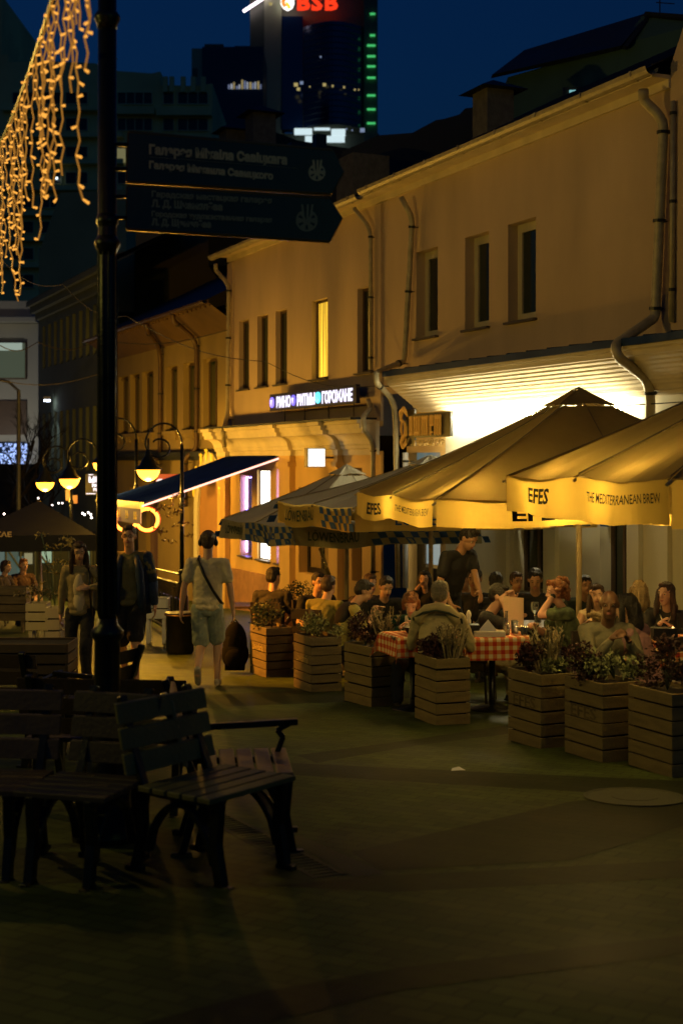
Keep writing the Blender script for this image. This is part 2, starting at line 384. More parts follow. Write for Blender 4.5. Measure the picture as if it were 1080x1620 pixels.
# pale surrounds of the reveals (thin plaster band)
mb = MB()
mb.sbox(NF - .05, NF, tA0, tA1, EZ - .16, EZ); mb.sbox(NF - .30, NF - .05, tA0, tA1 + .0, EZ - .05, EZ)
mb.build('eaves_moulding', M_cornice, A)
mb = MB(); 
def gutter(mb, n, t0, t1, z, r=.085):
    for k in range(7):
        a0 = math.pi * k / 6; a1 = math.pi * (k + 1) / 6
        if k == 6: break
        p = [(n + r * math.cos(a), z - r * math.sin(a)) for a in (a0, a1)]
        mb.quad(SF(p[0][0], t0, p[0][1]), SF(p[1][0], t0, p[1][1]), SF(p[1][0], t1, p[1][1]), SF(p[0][0], t1, p[0][1]))
    t = t0 + .3
    while t < t1:
        mb.sbox(n - r - .012, n - r, t, t + .03, z - .06, z + .01); mb.sbox(n - .02, n + .02, t, t + .03, z - r - .012, z - r); t += 1.15
gutter(mb, NF - .34, tA0 - .05, tA1 + .2, EZ + .06, .1)
mb.build('gutter', M_zinc, A)
# roof A: sheet rising back
mb = MB(); RZ = EZ + 2.3
mb.quad(SF(NF - .34, tA0, EZ + .07), SF(NF - .34, tA1, EZ + .07), SF(NF + 4.2, tA1, RZ), SF(NF + 4.2, tA0, RZ))
mb.quad(SF(NF + 4.2, tA0, RZ), SF(NF + 4.2, tA1, RZ), SF(NF + 9, tA1, EZ), SF(NF + 9, tA0, EZ))
mb.quad(SF(NF, tA1, EZ), SF(NF + 4.2, tA1, RZ), SF(NF + 9, tA1, EZ), SF(NF + 4, tA1, EZ - .01))
t = tA0
while t < tA1:
    for i in range(1):
        p0 = SF(NF - .3, t, EZ + .10); p1 = SF(NF + 4.2, t, RZ + .03); mb.tube([p0, p1], .015, 4)
    t += .6
mb.build('roof', M_roof, A)
# lower bay: sheet roof edge + coved soffit + lit plaster wall
ND = NF - .72
tl0, tl1 = WT(1090, ND) - 3.5, WT(606, ND)
z_e = WZ(840, 556, ND)
mb = MB(); mb.quad(SF(ND, tl0, z_e), SF(ND, tl1, z_e), SF(NF, tl1, z_e + .07), SF(NF, tl0, z_e + .07)); mb.sbox(ND - .02, ND, tl0, tl1, z_e - .09, z_e + .004)
t = tl0
while t < tl1: mb.tube([SF(ND, t, z_e + .012), SF(NF, t, z_e + .08)], .012, 4); t += .55
mb.build('lower_roof', M_navy, A)
mb = MB(); prof = [(ND + .02, z_e - .02), (ND + .02, z_e - .13), (ND + .06, z_e - .15), (ND + .07, z_e - .21)]
for k in range(8):      # concave cove
    a = k / 7; prof.append((ND + .09 + .45 * a, z_e - .22 - .34 * a)); prof.append((ND + .09 + .45 * a + .012, z_e - .22 - .34 * a - .022))
prof += [(ND + .56, z_e - .60), (ND + .62, z_e - .62), (ND + .63, z_e - .67), (NF + .0, z_e - .68)]
for (n0, z0), (n1, z1) in zip(prof[:-1], prof[1:]): mb.quad(SF(n0, tl0, z0), SF(n0, tl1, z0), SF(n1, tl1, z1), SF(n1, tl0, z1))
mb.poly(*[SF(n, tl1, z) for n, z in prof], SF(NF, tl1, z_e)); 
mb.build('coved_cornice', M_cornice, A)
z_c = z_e - .72
tw = WT(704, NF)
hl = []
for x0, x1, y0, y1 in ((812, 858, 838, 935), (948, 990, 826, 1000)):
    a, b_ = tspan(x0, x1); hl.append((a, b_, WZ(x0, y1, NF), WZ(x0, y0 - 60, NF)))
mb = MB(); wall(mb, NF + .003, tl0, tw, GB, z_c + .05, hl, .25); mb.build('plaster_wall', M_cream, A)
for h in hl: window(A, NF, h, M_dframe, M_glass, .18, .06, True)
mb = MB()
for x0, x1 in ((790, 806), (868, 884), (998, 1016), (1046, 1062)):
    a, b_ = tspan(x0, x1); mb.sbox(NF - .07, NF, a, b_, GB, z_c - .6)
build_split(mb, 'pilaster', M_cream, A)
# doorway part between 606 and 704
a_, b_ = tspan(641, 700); dz = WZ(660, 716, NF)
mb = MB(); wall(mb, NF + .003, tw, tl1, GB, z_c + .05, [(a_ + .1, b_ - .05, GB, dz)], .3); mb.build('entrance_wall', M_stucco2, A)
mb = MB(); mb.sbox(NF + .2, NF + .25, a_ + .1, b_ - .05, GB, WZ(660, 742, NF)); dr = mb.build('door', mat('dark glazed door', (.02, .022, .02), .2, 0, .1), A)
mb = MB(); mb.sbox(NF + .17, NF + .2, a_ + .25, b_ - .5, WZ(668, 893, NF), WZ(668, 820, NF)); mb.build('pane', glow('lit door pane', (.55, .72, .72), .35), dr)
mb = MB(); z1_ = WZ(668, 893, NF); z2_ = WZ(668, 820, NF)
for q in ((a_ + .2, a_ + .25, z1_, z2_), (b_ - .5, b_ - .45, z1_, z2_), (a_ + .25, b_ - .5, z1_ - .06, z1_)): mb.sbox(NF + .15, NF + .2, *q)
mb.build('pane_frame', M_white, dr)
mb = MB(); mb.sbox(NF + .2, NF + .24, a_ + .1, b_ - .05, WZ(660, 740, NF), dz); mb.build('transom_window', glow('pale transom', (.42, .58, .55), .22), A)
# LED strip on the wall below the cove
ts_, te_ = WT(1003, NF), WT(712, NF)
mb = MB(); t = ts_
led = thing('led_garland', '', '', SF(NF - .2, (ts_ + te_) / 2, z_c - .1))
while t < te_:
    mb = MB(); mb.smooth = True; mb.ell(SF(NF - .20, t, z_c - .10), .022, .022, .022, nu=8, nv=5); mb.build('bulb', glow('white led bulbs', (1.0, .86, .50), 520), led); t += .16
tag(led, 'row of dazzling white bulbs under the coved cornice above the parasols', 'string lights')
mb = MB(); mb.tube([SF(NF - .20, tl0, z_c - .07), SF(NF - .20, te_ + .1, z_c - .07)], .008, 5)
o = mb.build('garland_wire', M_dark); tag(o, 'thin wire carrying the white bulb row under the cornice', 'wire')
mb = MB(); mb.sbox(NF - .12, NF, te_ + .02, te_ + .16, z_c - .22, z_c - .02); o = mb.build('junction_box', M_cream); tag(o, 'small pale junction box at the left end of the bulb row', 'junction box')
# antenna and other roof things behind
# ---- higher neighbour at the far right
Nb = thing('neighbour_house', 'taller ochre house at the right edge rising above the gutter', 'house', SF(NF - .02, tA0 - 3, gz(SF(NF, tA0, 0).y)))
mb = MB(); t9 = tA0 - 7; wall(mb, NF - .02, t9, tA0, 2.9, EZ - .1)
mb.poly(SF(NF - .02, t9, EZ - .1), SF(NF - .02, tA0, EZ - .1), SF(NF - .02, tA0 - .0, EZ + .12), SF(NF - .02, tA0 - .55, EZ + 1.0), SF(NF - .02, t9, EZ + 1.9))
mb.quad(SF(NF - .02, tA0, EZ - .2), SF(NF + .6, tA0, EZ - .2), SF(NF + .6, tA0, EZ + .12), SF(NF - .02, tA0, EZ + .12))
mb.quad(SF(NF - .02, tA0, EZ + .12), SF(NF + 4, tA0, EZ + .12), SF(NF + 4, tA0 - .55, EZ + 1), SF(NF - .02, tA0 - .55, EZ + 1))
mb.quad(SF(NF - .02, tA0 - .55, EZ + 1), SF(NF + 4, tA0 - .55, EZ + 1), SF(NF + 4, t9, EZ + 1.9), SF(NF - .02, t9, EZ + 1.9))
mb.build('wall', M_stucco, Nb)

# ---- house B
hB = SF(NF, (tA1 + tB1) / 2, 0); hB.z = gz(hB.y)
B = thing('wine_bar_house', 'two-storey ochre house with five narrow upper windows, one of them lit yellow', 'house', hB)
zsB, ztB = WZ(466, 605, NF), WZ(482, 480, NF)
holB = []
for x0, x1 in ((378, 394), (407, 424), (436, 454), (493, 518), (565, 590)):
    a, b_ = tspan(x0, x1); holB.append((a, b_, zsB, ztB))
zc_B = WZ(476, 671, NF - .45)
mb = MB(); wall(mb, NF, tA1, tB1, zc_B - .1, EZ, holB, .36)
mb.quad(SF(NF, tB1, zc_B - .1), SF(NF + 8, tB1, zc_B - .1), SF(NF + 8, tB1, EZ), SF(NF, tB1, EZ))
mb.build('wall', M_stucco, B)
M_lit = glow('lit yellow window', (1.0, .56, .04), 1.6)
_t = M_lit.node_tree; _c = _t.nodes.new('ShaderNodeTexCoord'); _m = _t.nodes.new('ShaderNodeMapping'); _m.inputs['Scale'].default_value = (9, 9, .25); _n = _t.nodes.new('ShaderNodeTexNoise'); _n.inputs['Scale'].default_value = 2
_r = _t.nodes.new('ShaderNodeMapRange'); _r.inputs[1].default_value = .35; _r.inputs[2].default_value = .65; _r.inputs[3].default_value = .45; _r.inputs[4].default_value = 1.9
_t.links.new(_c.outputs['Object'], _m.inputs[0]); _t.links.new(_m.outputs[0], _n.inputs[0]); _t.links.new(_n.outputs[0], _r.inputs[0]); _t.links.new(_r.outputs[0], _t.nodes['Principled BSDF'].inputs['Emission Strength'])
for i, h in enumerate(holB):
    w_ = window(B, NF, h, M_dframe, M_lit if i == 3 else M_glass, .11, .05, False)
    if i == 3: w_['label'] = 'narrow window glowing yellow behind a curtain'
mb = MB(); mb.sbox(NF - .05, NF, tA1, tB1, EZ - .16, EZ); mb.sbox(NF - .3, NF - .05, tA1, tB1, EZ - .05, EZ); mb.build('eaves_moulding', M_cornice, B)
mb = MB(); gutter(mb, NF - .34, tA1 + .3, tB1 + .25, EZ + .0, .1); mb.build('gutter', M_zinc, B)
mb = MB(); RB = EZ + 2.0
mb.quad(SF(NF - .34, tA1, EZ + .02), SF(NF - .34, tB1, EZ + .02), SF(NF + 4.2, tB1 - 3, RB), SF(NF + 4.2, tA1, RB)); mb.poly(SF(NF - .3, tB1, EZ + .02), SF(NF + 4.2, tB1 - 3, RB), SF(NF + 9, tB1, EZ))
mb.build('roof', M_roof, B)
# vertical strips at the party wall
mb = MB(); mb.sbox(NF - .05, NF, *tspan(596, 606), zc_B, EZ - .2); mb.sbox(NF - .04, NF, *tspan(362, 370), zc_B, EZ - .2); build_split(mb, 'corner_strip', M_stucco, B)
# shopfront cornice: stepped mouldings with breaks over pilasters
mb = MB()
tb0 = WT(600, NF)
def corn(mb, t0, t1, k):
    mb.sbox(NF - .45 - k, NF, t0, t1, zc_B - .05, zc_B + .02); mb.sbox(NF - .40 - k, NF, t0, t1, zc_B - .14, zc_B - .053)
    pr = [(NF - .36 - k, zc_B - .14)]
    for j in range(7):
        a = math.pi / 2 * j / 6; pr.append((NF - .36 - k + .24 * math.sin(a), zc_B - .18 - .2 * (1 - math.cos(a)) - .04))
    pr += [(NF - .10 - k, zc_B - .44), (NF - .10 - k, zc_B - .5), (NF - .05 - k, zc_B - .51), (NF - .05 - k, zc_B - .62), (NF, zc_B - .62)]
    for (n0, z0), (n1, z1) in zip(pr[:-1], pr[1:]): mb.quad(SF(n0, t0, z0), SF(n0, t1, z0), SF(n1, t1, z1), SF(n1, t0, z1))
    for tt in (t0, t1): mb.poly(*[SF(n, tt, z) for n, z in pr], SF(NF, tt, zc_B - .14))
corn(mb, tb0, tB1 + .15, 0)
for x0, x1 in ((446, 470), (526, 545), (352, 366)):
    a, b_ = tspan(x0, x1); corn(mb, a, b_, .10)
mb.build('cornice', M_cornice, B)
mb = MB(); mb.sbox(NF - .57, NF, tb0, tB1 + .17, zc_B + .022, zc_B + .06); mb.build('cornice_flashing', M_roof, B)
mb = MB()
for x0, x1 in ((450, 467), (529, 543), (352, 364)):
    a, b_ = tspan(x0, x1); mb.sbox(NF - .13, NF, a, b_, GB, zc_B - .62); mb.sbox(NF - .18, NF, a - .04, b_ + .04, zc_B - .85, zc_B - .75)
build_split(mb, 'pilaster', M_stucco2, B)
# ground floor openings of B: shop windows, door
hlB = []
for x0, x1, y0, y1 in ((380, 398, 752, 880), (407, 427, 743, 886), (437, 451, 742, 892), (472, 520, 772, 910), (556, 572, 740, 920)):
    a, b_ = tspan(x0, x1); hlB.append((a, b_, WZ((x0 + x1) / 2, y1, NF), WZ((x0 + x1) / 2, y0, NF)))
mb = MB(); wall(mb, NF + .003, tA1, tB1, GB, zc_B - .55, hlB[:], .3); mb.build('shop_wall', M_stucco2, B)
M_purple = glow('violet window light', (.22, .16, 1.0), 1.6); M_wpan = glow('white shop light', (1.0, .95, .80), 4.5)
window(B, NF, hlB[0], M_dframe, M_glass, .2, .05, False); window(B, NF, hlB[1], M_dframe, M_wpan, .05, .03, False); window(B, NF, hlB[2], M_dframe, M_glass, .2, .05, False)
window(B, NF, hlB[3], M_black, mat('interior wall', (.25, .16, .06), .8), .2, .12, True, False); window(B, NF, hlB[4], M_black, M_glass, .2, .08, False, False)
mb = MB()
for h in (hlB[0], hlB[2]):      # violet neon outline inside the reveal
    a, b_, c, d = h[:4]; q = [SF(NF + .14, b_ - .05, c + .08), SF(NF + .14, b_ - .05, d - .05), SF(NF + .14, a + .06, d - .05), SF(NF + .14, a + .06, c + .08)]
    mb.tube(q, .016, 6)
mb.build('neon_outline', glow('violet neon', (.30, .22, 1.0), 28), B)

# plinth under the awning, lighter stone
mb = MB(); a, b_ = tspan(366, 452); mb.sbox(NF - .06, NF, a, b_, GB, WZ(400, 905, NF)); mb.build('plinth', mat('rust stone plinth', (.4, .2, .1), .7, 0, .2, 5, .3, 30), B)

# ---- awning
tw0, tw1 = tspan(363, 448)
za = WZ(447, 719, NF)
AW = 3.1
aw = thing('shop_awning', 'large navy fabric awning with a pink light strip along its near edge', 'awning', SF(NF, (tw0 + tw1) / 2, za))
tip = P(255, 797, SF(NF - AW, tw0, 0).y); zt = tip.z
mb = MB(); K = 10
for i in range(K):
    for j in range(14):
        def q(i_, j_):
            s_ = i_ / K; tt = tw0 + (tw1 - tw0) * j_ / 14
            return SF(NF - AW * s_, tt, za + (zt - za) * s_ - .03 * math.sin(math.pi * s_) + .01 * math.sin(j_ * 2.2) * s_)
        mb.quad(q(i, j), q(i + 1, j), q(i + 1, j + 1), q(i, j + 1))
mb.build('canopy', mat('navy awning cloth', (.006, .016, .14), .95, 0, .12, 3, .15, 90, tlu=.02, spec=0), aw)
mb = MB(); mb.tube([SF(NF, tw0 - .02, za - .05), SF(NF - AW, tw0 - .02, zt - .05)], .022, 6); mb.build('light_strip', glow('pink led strip', (1.0, .50, .38), 2.2), aw)
mb = MB(); mb.sbox(NF - AW - .03, NF - AW + .05, tw0 - .02, tw1, zt - .11, zt + .03); mb.build('front_bar', mat('yellow bar', (.7, .55, .2), .4, 0, .05), aw)
mb = MB(); mb.sbox(NF - AW - .02, NF - AW, tw0, tw1, zt - .42, zt - .11); va = mb.build('valance', mat('violet valance', (.22, .17, .42), .7, 0, .08), aw)
mb = MB()
for k in range(5):
    tc_ = tw0 + (tw1 - tw0) * (.12 + .19 * k)
    for dt in (-.11, .02): mb.sbox(NF - AW - .026, NF - AW - .021, tc_ + dt, tc_ + dt + .07, zt - .34, zt - .17)
    mb.sbox(NF - AW - .026, NF - AW - .021, tc_ - .12, tc_ + .1, zt - .27, zt - .24)
mb.build('valance_marks', mat('yellow marks', (.8, .6, .12), .6, 0, 0), va)
# neon spectacles under the front bar
sp = thing('neon_spectacles', 'red and orange neon sign shaped like spectacles hanging below the awning front', 'neon sign', SF(NF - AW + .15, tw0, zt - .6))
for k, (x0, nm) in enumerate(((199, 'ring'), (233, 'ring'))):
    Yn = SF(NF - AW + .15, (tw0 + tw1) / 2, 0).y; c = P(x0, 822, Yn); r = 17 / F * Yn
    pts = [c + V((math.cos(a) * r, -.0, math.sin(a) * r)) for a in [2 * math.pi * i / 26 for i in range(27)]]
    mb = MB(); mb.smooth = True; mb.tube(pts, .035, 8); mb.build('neon_ring', glow('orange neon', (1.0, .30, .03), 6), sp)
    mb = MB(); mb.smooth = True; mb.tube([c + (p - c) * 1.13 + V((0, .05, 0)) for p in pts], .02, 6); mb.build('neon_ring', glow('red neon', (1.0, .03, .01), 2.5), sp)
mb = MB(); mb.tube([P(213, 817, Yn), P(219, 815, Yn)], .03, 6); mb.build('bridge', MATS['orange neon'], sp)

# ---- illuminated sign over the shop
tsg0, tsg1 = tspan(427, 563, NF - .3); zs0 = WZ(495, 644, NF - .3); zs1 = WZ(495, 616, NF - .3)
sg = thing('lit_name_sign', 'long lit sign reading ВИНО РИТМЫ ГОРОЖАНЕ on the ochre wall', 'sign', SF(NF - .2, (tsg0 + tsg1) / 2, zs0))
mb = MB(); mb.sbox(NF - .30, NF - .22, tsg0, tsg1, zs0, zs1); mb.build('board', mat('deep navy board', (.01, .012, .06), .4, 0, 0), sg)
mb = MB()
for q in (.15, .42, .7, .95): tt = tsg0 + (tsg1 - tsg0) * q; mb.tube([SF(NF - .22, tt, (zs0 + zs1) / 2), SF(NF, tt, (zs0 + zs1) / 2 + .05)], .015, 5); mb.tube([SF(NF - .05, tt, zs0 + .03), SF(NF - .05, tt, zc_B + .1)], .008, 4)
mb.build('bracket', M_dark, sg)
M_let = glow('sign letters', (.85, .80, 1.0), 1.5)
Wd = tsg1 - tsg0; hgt = zs1 - zs0
def sgt(body, f0, f1, m, h=.62, z=.17, bold=.012):
    mb = MB(); o_ = SF(NF - .305, tsg1 - Wd * f0, zs0 + hgt * z); add_text(mb, body, o_, -UV_, ZV, hgt * h * 1.38, width=Wd * (f1 - f0), bold=bold, extrude=.004, res=3); mb.build('lettering', m, sg)
sgt('ВИНО', .09, .27, M_let); sgt('РИТМЫ', .35, .56, M_let); sgt('ГОРОЖАНЕ', .64, .965, M_let)
for f, colr, es in ((.035, (.25, .18, 1.0), 2.0), (.31, (.2, .15, .9), 1.5), (.60, (.1, .75, .85), 2.5)):
    mb = MB(); mb.smooth = True; c = SF(NF - .305, tsg1 - Wd * f, (zs0 + zs1) / 2); mb.lathe(c, [(.11, 0), (.11, .02)], 16, az=-NV); mb.build('emblem', glow('emblem %.2f' % f, colr, es), sg)
mb = MB()
for f in (.035, .31):
    c = SF(NF - .33, tsg1 - Wd * f, (zs0 + zs1) / 2); mb.prism([c + UV_ * .05 + ZV * .05, c - UV_ * .05 + ZV * .05, c - ZV * .07], -NV * .006)
mb.build('emblem_mark', M_let, sg)

# ---- light box sign
c0 = WT(501, NF - .5); lb = thing('light_box_sign', 'square white light box sign projecting from the ochre wall', 'sign', SF(NF - .5, c0, WZ(501, 738, NF)))
cz = WZ(498, 724, NF - .5)
mb = MB(); mb.sbox(NF - .67, NF - .33, c0, c0 + .02, cz - .17, cz + .17); mb.build('lit_face', glow('light box', (1, .93, .80), 1.5), lb)
mb = MB(); mb.sbox(NF - .69, NF - .31, c0 + .021, c0 + .16, cz - .185, cz + .185); mb.sbox(NF - .31, NF, c0 + .06, c0 + .1, cz - .02, cz + .02); mb.build('housing', M_dframe, lb)

# ---- blackletter sign
def blackletter():
    D = NF - .5; p = lambda x, y: SF(D, WT(x, D), WZ(x, y, D))
    s = thing('blackletter_sign', 'orange blackletter sign reading Гаштет on dark backing under the cornice', 'sign', p(670, 700))
    ua = -UV_
    t_l, t_r = WT(646, D), WT(698, D); zt_, zb_ = WZ(670, 657, D), WZ(670, 689, D)
    mb = MB(); mb.sbox(D + .03, D + .07, t_r - .25, t_l + .05, zb_ - .03, zt_ + .04); mb.build('backing', M_black, s)
    mb = MB(); mb.sbox(D + .04, D + .06, t_r - .2, t_r - .02, zb_ + .05, zt_ - .05); mb.build('side_panel', mat('grey green panel', (.12, .15, .12), .5), s)
    strokes = [(.02, 1), (.075, 1), (.15, 1), (.215, 1), (.28, 1), (.36, 1), (.425, 1), (.49, 1), (.58, 1), (.635, .5), (.71, 1), (.775, 1), (.84, 1)]
    wdt = (t_l - t_r) / .9; h = zt_ - zb_; st = wdt * .016
    mb = MB()
    for f, full in strokes:
        tt = t_l - f * wdt; z0 = zb_ if full == 1 else zb_ + h * .45
        pts = [(0, z0), (st, z0 + st * 1.3), (st * .55, z0 + st * 2), (st * .55, zt_ - st * 2), (st, zt_ - st * 1.3), (0, zt_), (-st, zt_ - st * 1.3), (-st * .55, zt_ - st * 2), (-st * .55, z0 + st * 2), (-st, z0 + st * 1.3)]
        mb.prism([SF(D, tt - a, z) for a, z in pts], NV * .03)
    def bar(f0, f1, z, w_): mb.sbox(D + .002, D + .028, t_l - f1 * wdt, t_l - f0 * wdt, z - w_, z + w_)
    bar(.02, .075, zt_ - .05, .018); bar(.02, .075, zb_ + .05, .018); bar(.15, .28, zb_ + .05, .018); bar(.36, .49, zt_ - .05, .018); bar(.58, .635, zt_ - .05, .018); bar(.58, .635, zb_ + h * .5, .014); bar(.58, .635, zb_ + .05, .016); bar(.71, .84, zt_ - .05, .018)
    mb.build('lettering', mat('orange sign letters', (.60, .28, .05), .6, 0, .05, emit=(1, .42, .03), es=.12), s)
    # tall ornate initial
    mb = MB(); mb.smooth = True; x = lambda a, b_: p(a, b_) + NV * .0
    crv = [(644, 659), (641, 652), (638, 646), (634, 652), (634, 664), (639, 668), (641, 676), (641, 688), (637, 692), (634, 700), (637, 708), (641, 702), (642, 694)]
    mb.tube([x(*c) for c in crv], [.012, .03, .034, .042, .026, .022, .028, .034, .036, .03, .03, .03, .012], 8)
    crv = [(635, 665), (634, 680), (636, 690)]; mb.tube([x(*c) for c in crv], [.016, .024, .016], 8)
    mb.build('initial', MATS['orange sign letters'], s)
    mb = MB(); mb.sbox(D + .04, D + .07, WT(652, D), WT(638, D), WZ(645, 706, D), WZ(645, 648, D)); mb.build('initial_backing', M_black, s)
    # second small line
    mb = MB(); add_text(mb, 'ПИВНОЙ БАР', SF(D, WT(655, D), WZ(676, 705, D)), ua, ZV, .13, width=WT(655, D) - WT(702, D), bold=.003, extrude=.006)
    mb.build('small_lettering', mat('dull gold letters', (.35, .22, .06), .5, .2, .1), s)
blackletter()

# ---- downpipes, each a thing
def pipe(label, pts, D0, r=.05, m=None, brk=True):
    P3 = []
    for x, y, D in pts: P3.append(SF(D, WT(x, D), WZ(x, y, D)))
    b0 = min(P3, key=lambda v: v.z); t = thing('downpipe', label, 'downpipe', b0)
    # round the bends
    sm = [P3[0]]
    for i in range(1, len(P3) - 1):
        a, b_, c = P3[i - 1], P3[i], P3[i + 1]; l = min((a - b_).length, (c - b_).length) * .35
        q0 = b_ + (a - b_).normalized() * l; q1 = b_ + (c - b_).normalized() * l
        for k in range(5): u = k / 4; sm.append(q0 * (1 - u) ** 2 + b_ * 2 * u * (1 - u) + q1 * u * u)
    sm.append(P3[-1])
    mb = MB(); mb.smooth = True; mb.tube(sm, r, 10); mb.build('pipe', m or M_zinc, t)
    mb = MB()
    for i in range(len(P3) - 1):
        L = (P3[i + 1] - P3[i]).length
        if L > .8:
            d = (P3[i + 1] - P3[i]).normalized()
            for k in range(int(L / 1.1) + 1):
                q = P3[i] + d * (.15 + k * 1.1)
                if (q - P3[i]).length < L: mb.tube([q - d * .02, q + d * .02], r * 1.25, 10); mb.tube([q, q + NV * .18], .008, 4)
    build_split(mb, 'clamp', M_dark, t)
    return t
NP = NF - .12
pipe('long zinc downpipe at the right, bending around the coved cornice', [(1017, 142, NF - .34), (1017, 158, NF - .3), (1049, 190, NP), (1036, 492, NP), (1034, 503, NP - .02), (972, 546, ND - .08), (978, 566, ND - .08), (1028, 603, NF - .2), (1028, 705, NP)], 0, .065)
pipe('thin grey pipe beside the long zinc downpipe', [(1064, 160, NF - .06), (1062, 510, NF - .06)], 0, .035)
pipe('zinc downpipe at the joint of the two ochre houses that bends round the cornice end', [(634, 312, NF - .3), (652, 345, NP), (640, 560, NP), (638, 572, NP), (594, 590, ND - .1), (596, 606, ND - .1), (625, 636, NF - .15), (627, 740, NF - .15), (630, 930, NF - .15)], 0, .05)
pipe('slim downpipe on the narrow strip right of the fifth upper window', [(560, 330, NF - .3), (586, 362, NP), (586, 585, NP)], 0, .04)
pipe('curved pipe end beside the shopfront cornice of the wine bar', [(582, 632, NP - .1), (586, 645, NP - .1), (574, 660, NF - .55), (576, 680, NF - .55), (590, 700, NP), (590, 930, NP)], 0, .045)
pipe('downpipe at the left corner of the wine bar house', [(341, 418, NF - .34), (342, 428, NF - .3), (362, 450, NP), (360, 660, NP), (352, 685, NF - .5), (356, 705, NF - .3)], 0, .05)
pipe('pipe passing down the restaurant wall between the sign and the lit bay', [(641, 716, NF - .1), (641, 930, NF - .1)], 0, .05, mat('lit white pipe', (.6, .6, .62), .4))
# ---- house C with the deep eaves and arched windows
NC = 11.2
tC0, tC1 = tB1 + .02, WT(178, NC)
eC = WZ(340, 475, NC - .8)
hC = thing('old_arcade_house', 'low old house with deep dark eaves and tall shuttered windows left of the wine bar', 'house', SF(NC, (tC0 + tC1) / 2, gz(32)))
M_cw = mat('mustard plaster', (.30, .22, .09), .9, 0, .12, 1.5, .2, 40, streak=.5)
holC = []
zt, zb = WZ(332, 566, NC), WZ(332, 678, NC)
for x0, x1 in ((188, 203), (206, 221), (225, 243), (263, 281), (290, 308), (321, 344)):
    a, b_ = tspan(x0, x1, NC); holC.append((a, b_, zb, zt))
zl = WZ(332, 722, NC)
lower = []
for x0, x1 in ((205, 218), (232, 250), (306, 330)):
    a, b_ = tspan(x0, x1, NC); lower.append((a, b_, GB, zl - .9))
mb = MB(); wall(mb, NC, tC0, tC1, GB, eC + .1, holC + lower, .22); mb.quad(SF(NC, tC1, GB), SF(NC + 8, tC1, GB), SF(NC + 8, tC1, eC), SF(NC, tC1, eC)); mb.build('wall', M_cw, hC)
for h in holC:
    w_ = window(hC, NC, h, M_dframe, M_glass, .16, .07, True, False)
    mb = MB(); a, b_, c, d = h; mb.sbox(NC - .10, NC, a - .1, b_ + .1, c - .1, c); mb.sbox(NC - .07, NC, a - .04, a + .12, c - .26, c - .1); mb.sbox(NC - .07, NC, b_ - .12, b_ + .04, c - .26, c - .1); mb.sbox(NC - .05, NC, a, b_, c - .2, c - .1)
    # arched head
    K = 8
    for k in range(K):
        u0, u1 = k / K, (k + 1) / K; f_ = lambda u: a + (b_ - a) * u; z_ = lambda u: d - .16 + .16 * math.sin(math.pi * u)
        mb.poly(SF(NC + .1, f_(u0), z_(u0)), SF(NC + .1, f_(u1), z_(u1)), SF(NC + .1, f_(u1), d + .02), SF(NC + .1, f_(u0), d + .02))
    build_split(mb, 'window_surround', M_cw, w_)
mb = MB(); mb.sbox(NC - .28, NC, tC0, tC1, zl, zl + .12); mb.sbox(NC - .18, NC, tC0, tC1, zl - .1, zl); mb.build('string_course', M_roof, hC)
mb = MB()
mb.quad(SF(NC - .8, tC0, eC), SF(NC - .8, tC1, eC), SF(NC, tC1, eC - .55), SF(NC, tC0, eC - .55)); mb.sbox(NC - .82, NC - .79, tC0, tC1, eC - .03, eC + .06)
t = tC0
while t < tC1: mb.sbox(NC - .78, NC - .74, t, t + .03, eC - .08, eC - .02); t += .35
mb.build('eaves_soffit', mat('brown boarding', (.13, .075, .035), .8, 0, .2, 3, .1), hC)
mb = MB(); gutter(mb, NC - .88, tC0, tC1, eC + .05, .08); mb.build('gutter', M_brownpipe, hC)
mb = MB(); mb.quad(SF(NC - .85, tC0, eC + .07), SF(NC - .85, tC1, eC + .07), SF(NC + 5, tC1, eC + 3.0), SF(NC + 5, tC0, eC + 3.0)); mb.quad(SF(NC + 5, tC0, eC + 3), SF(NC + 5, tC1, eC + 3), SF(NC + 10, tC1, eC), SF(NC + 10, tC0, eC)); mb.build('roof', M_roof, hC)
mb = MB()
for a, b_, c, d in lower: mb.sbox(NC + .12, NC + .16, a, b_, c, d)
build_split(mb, 'shop_glazing', mat('dim shop glass', (.05, .025, .012), .25, 0, 0, emit=(1, .35, .08), es=.05), hC)
pipe('brown downpipe bending under the deep eaves, left of the four near windows', [(231, 512, NC - .88), (233, 524, NC - .8), (254, 552, NC - .1), (253, 715, NC - .1), (246, 728, NC - .3), (246, 800, NC - .1)], 0, .06, M_brownpipe)
pipe('brown downpipe between the nearest windows of the old house', [(272, 494, NC - .88), (275, 508, NC - .8), (311, 538, NC - .1), (311, 710, NC - .1), (294, 724, NC - .35), (294, 800, NC - .1)], 0, .06, M_brownpipe)
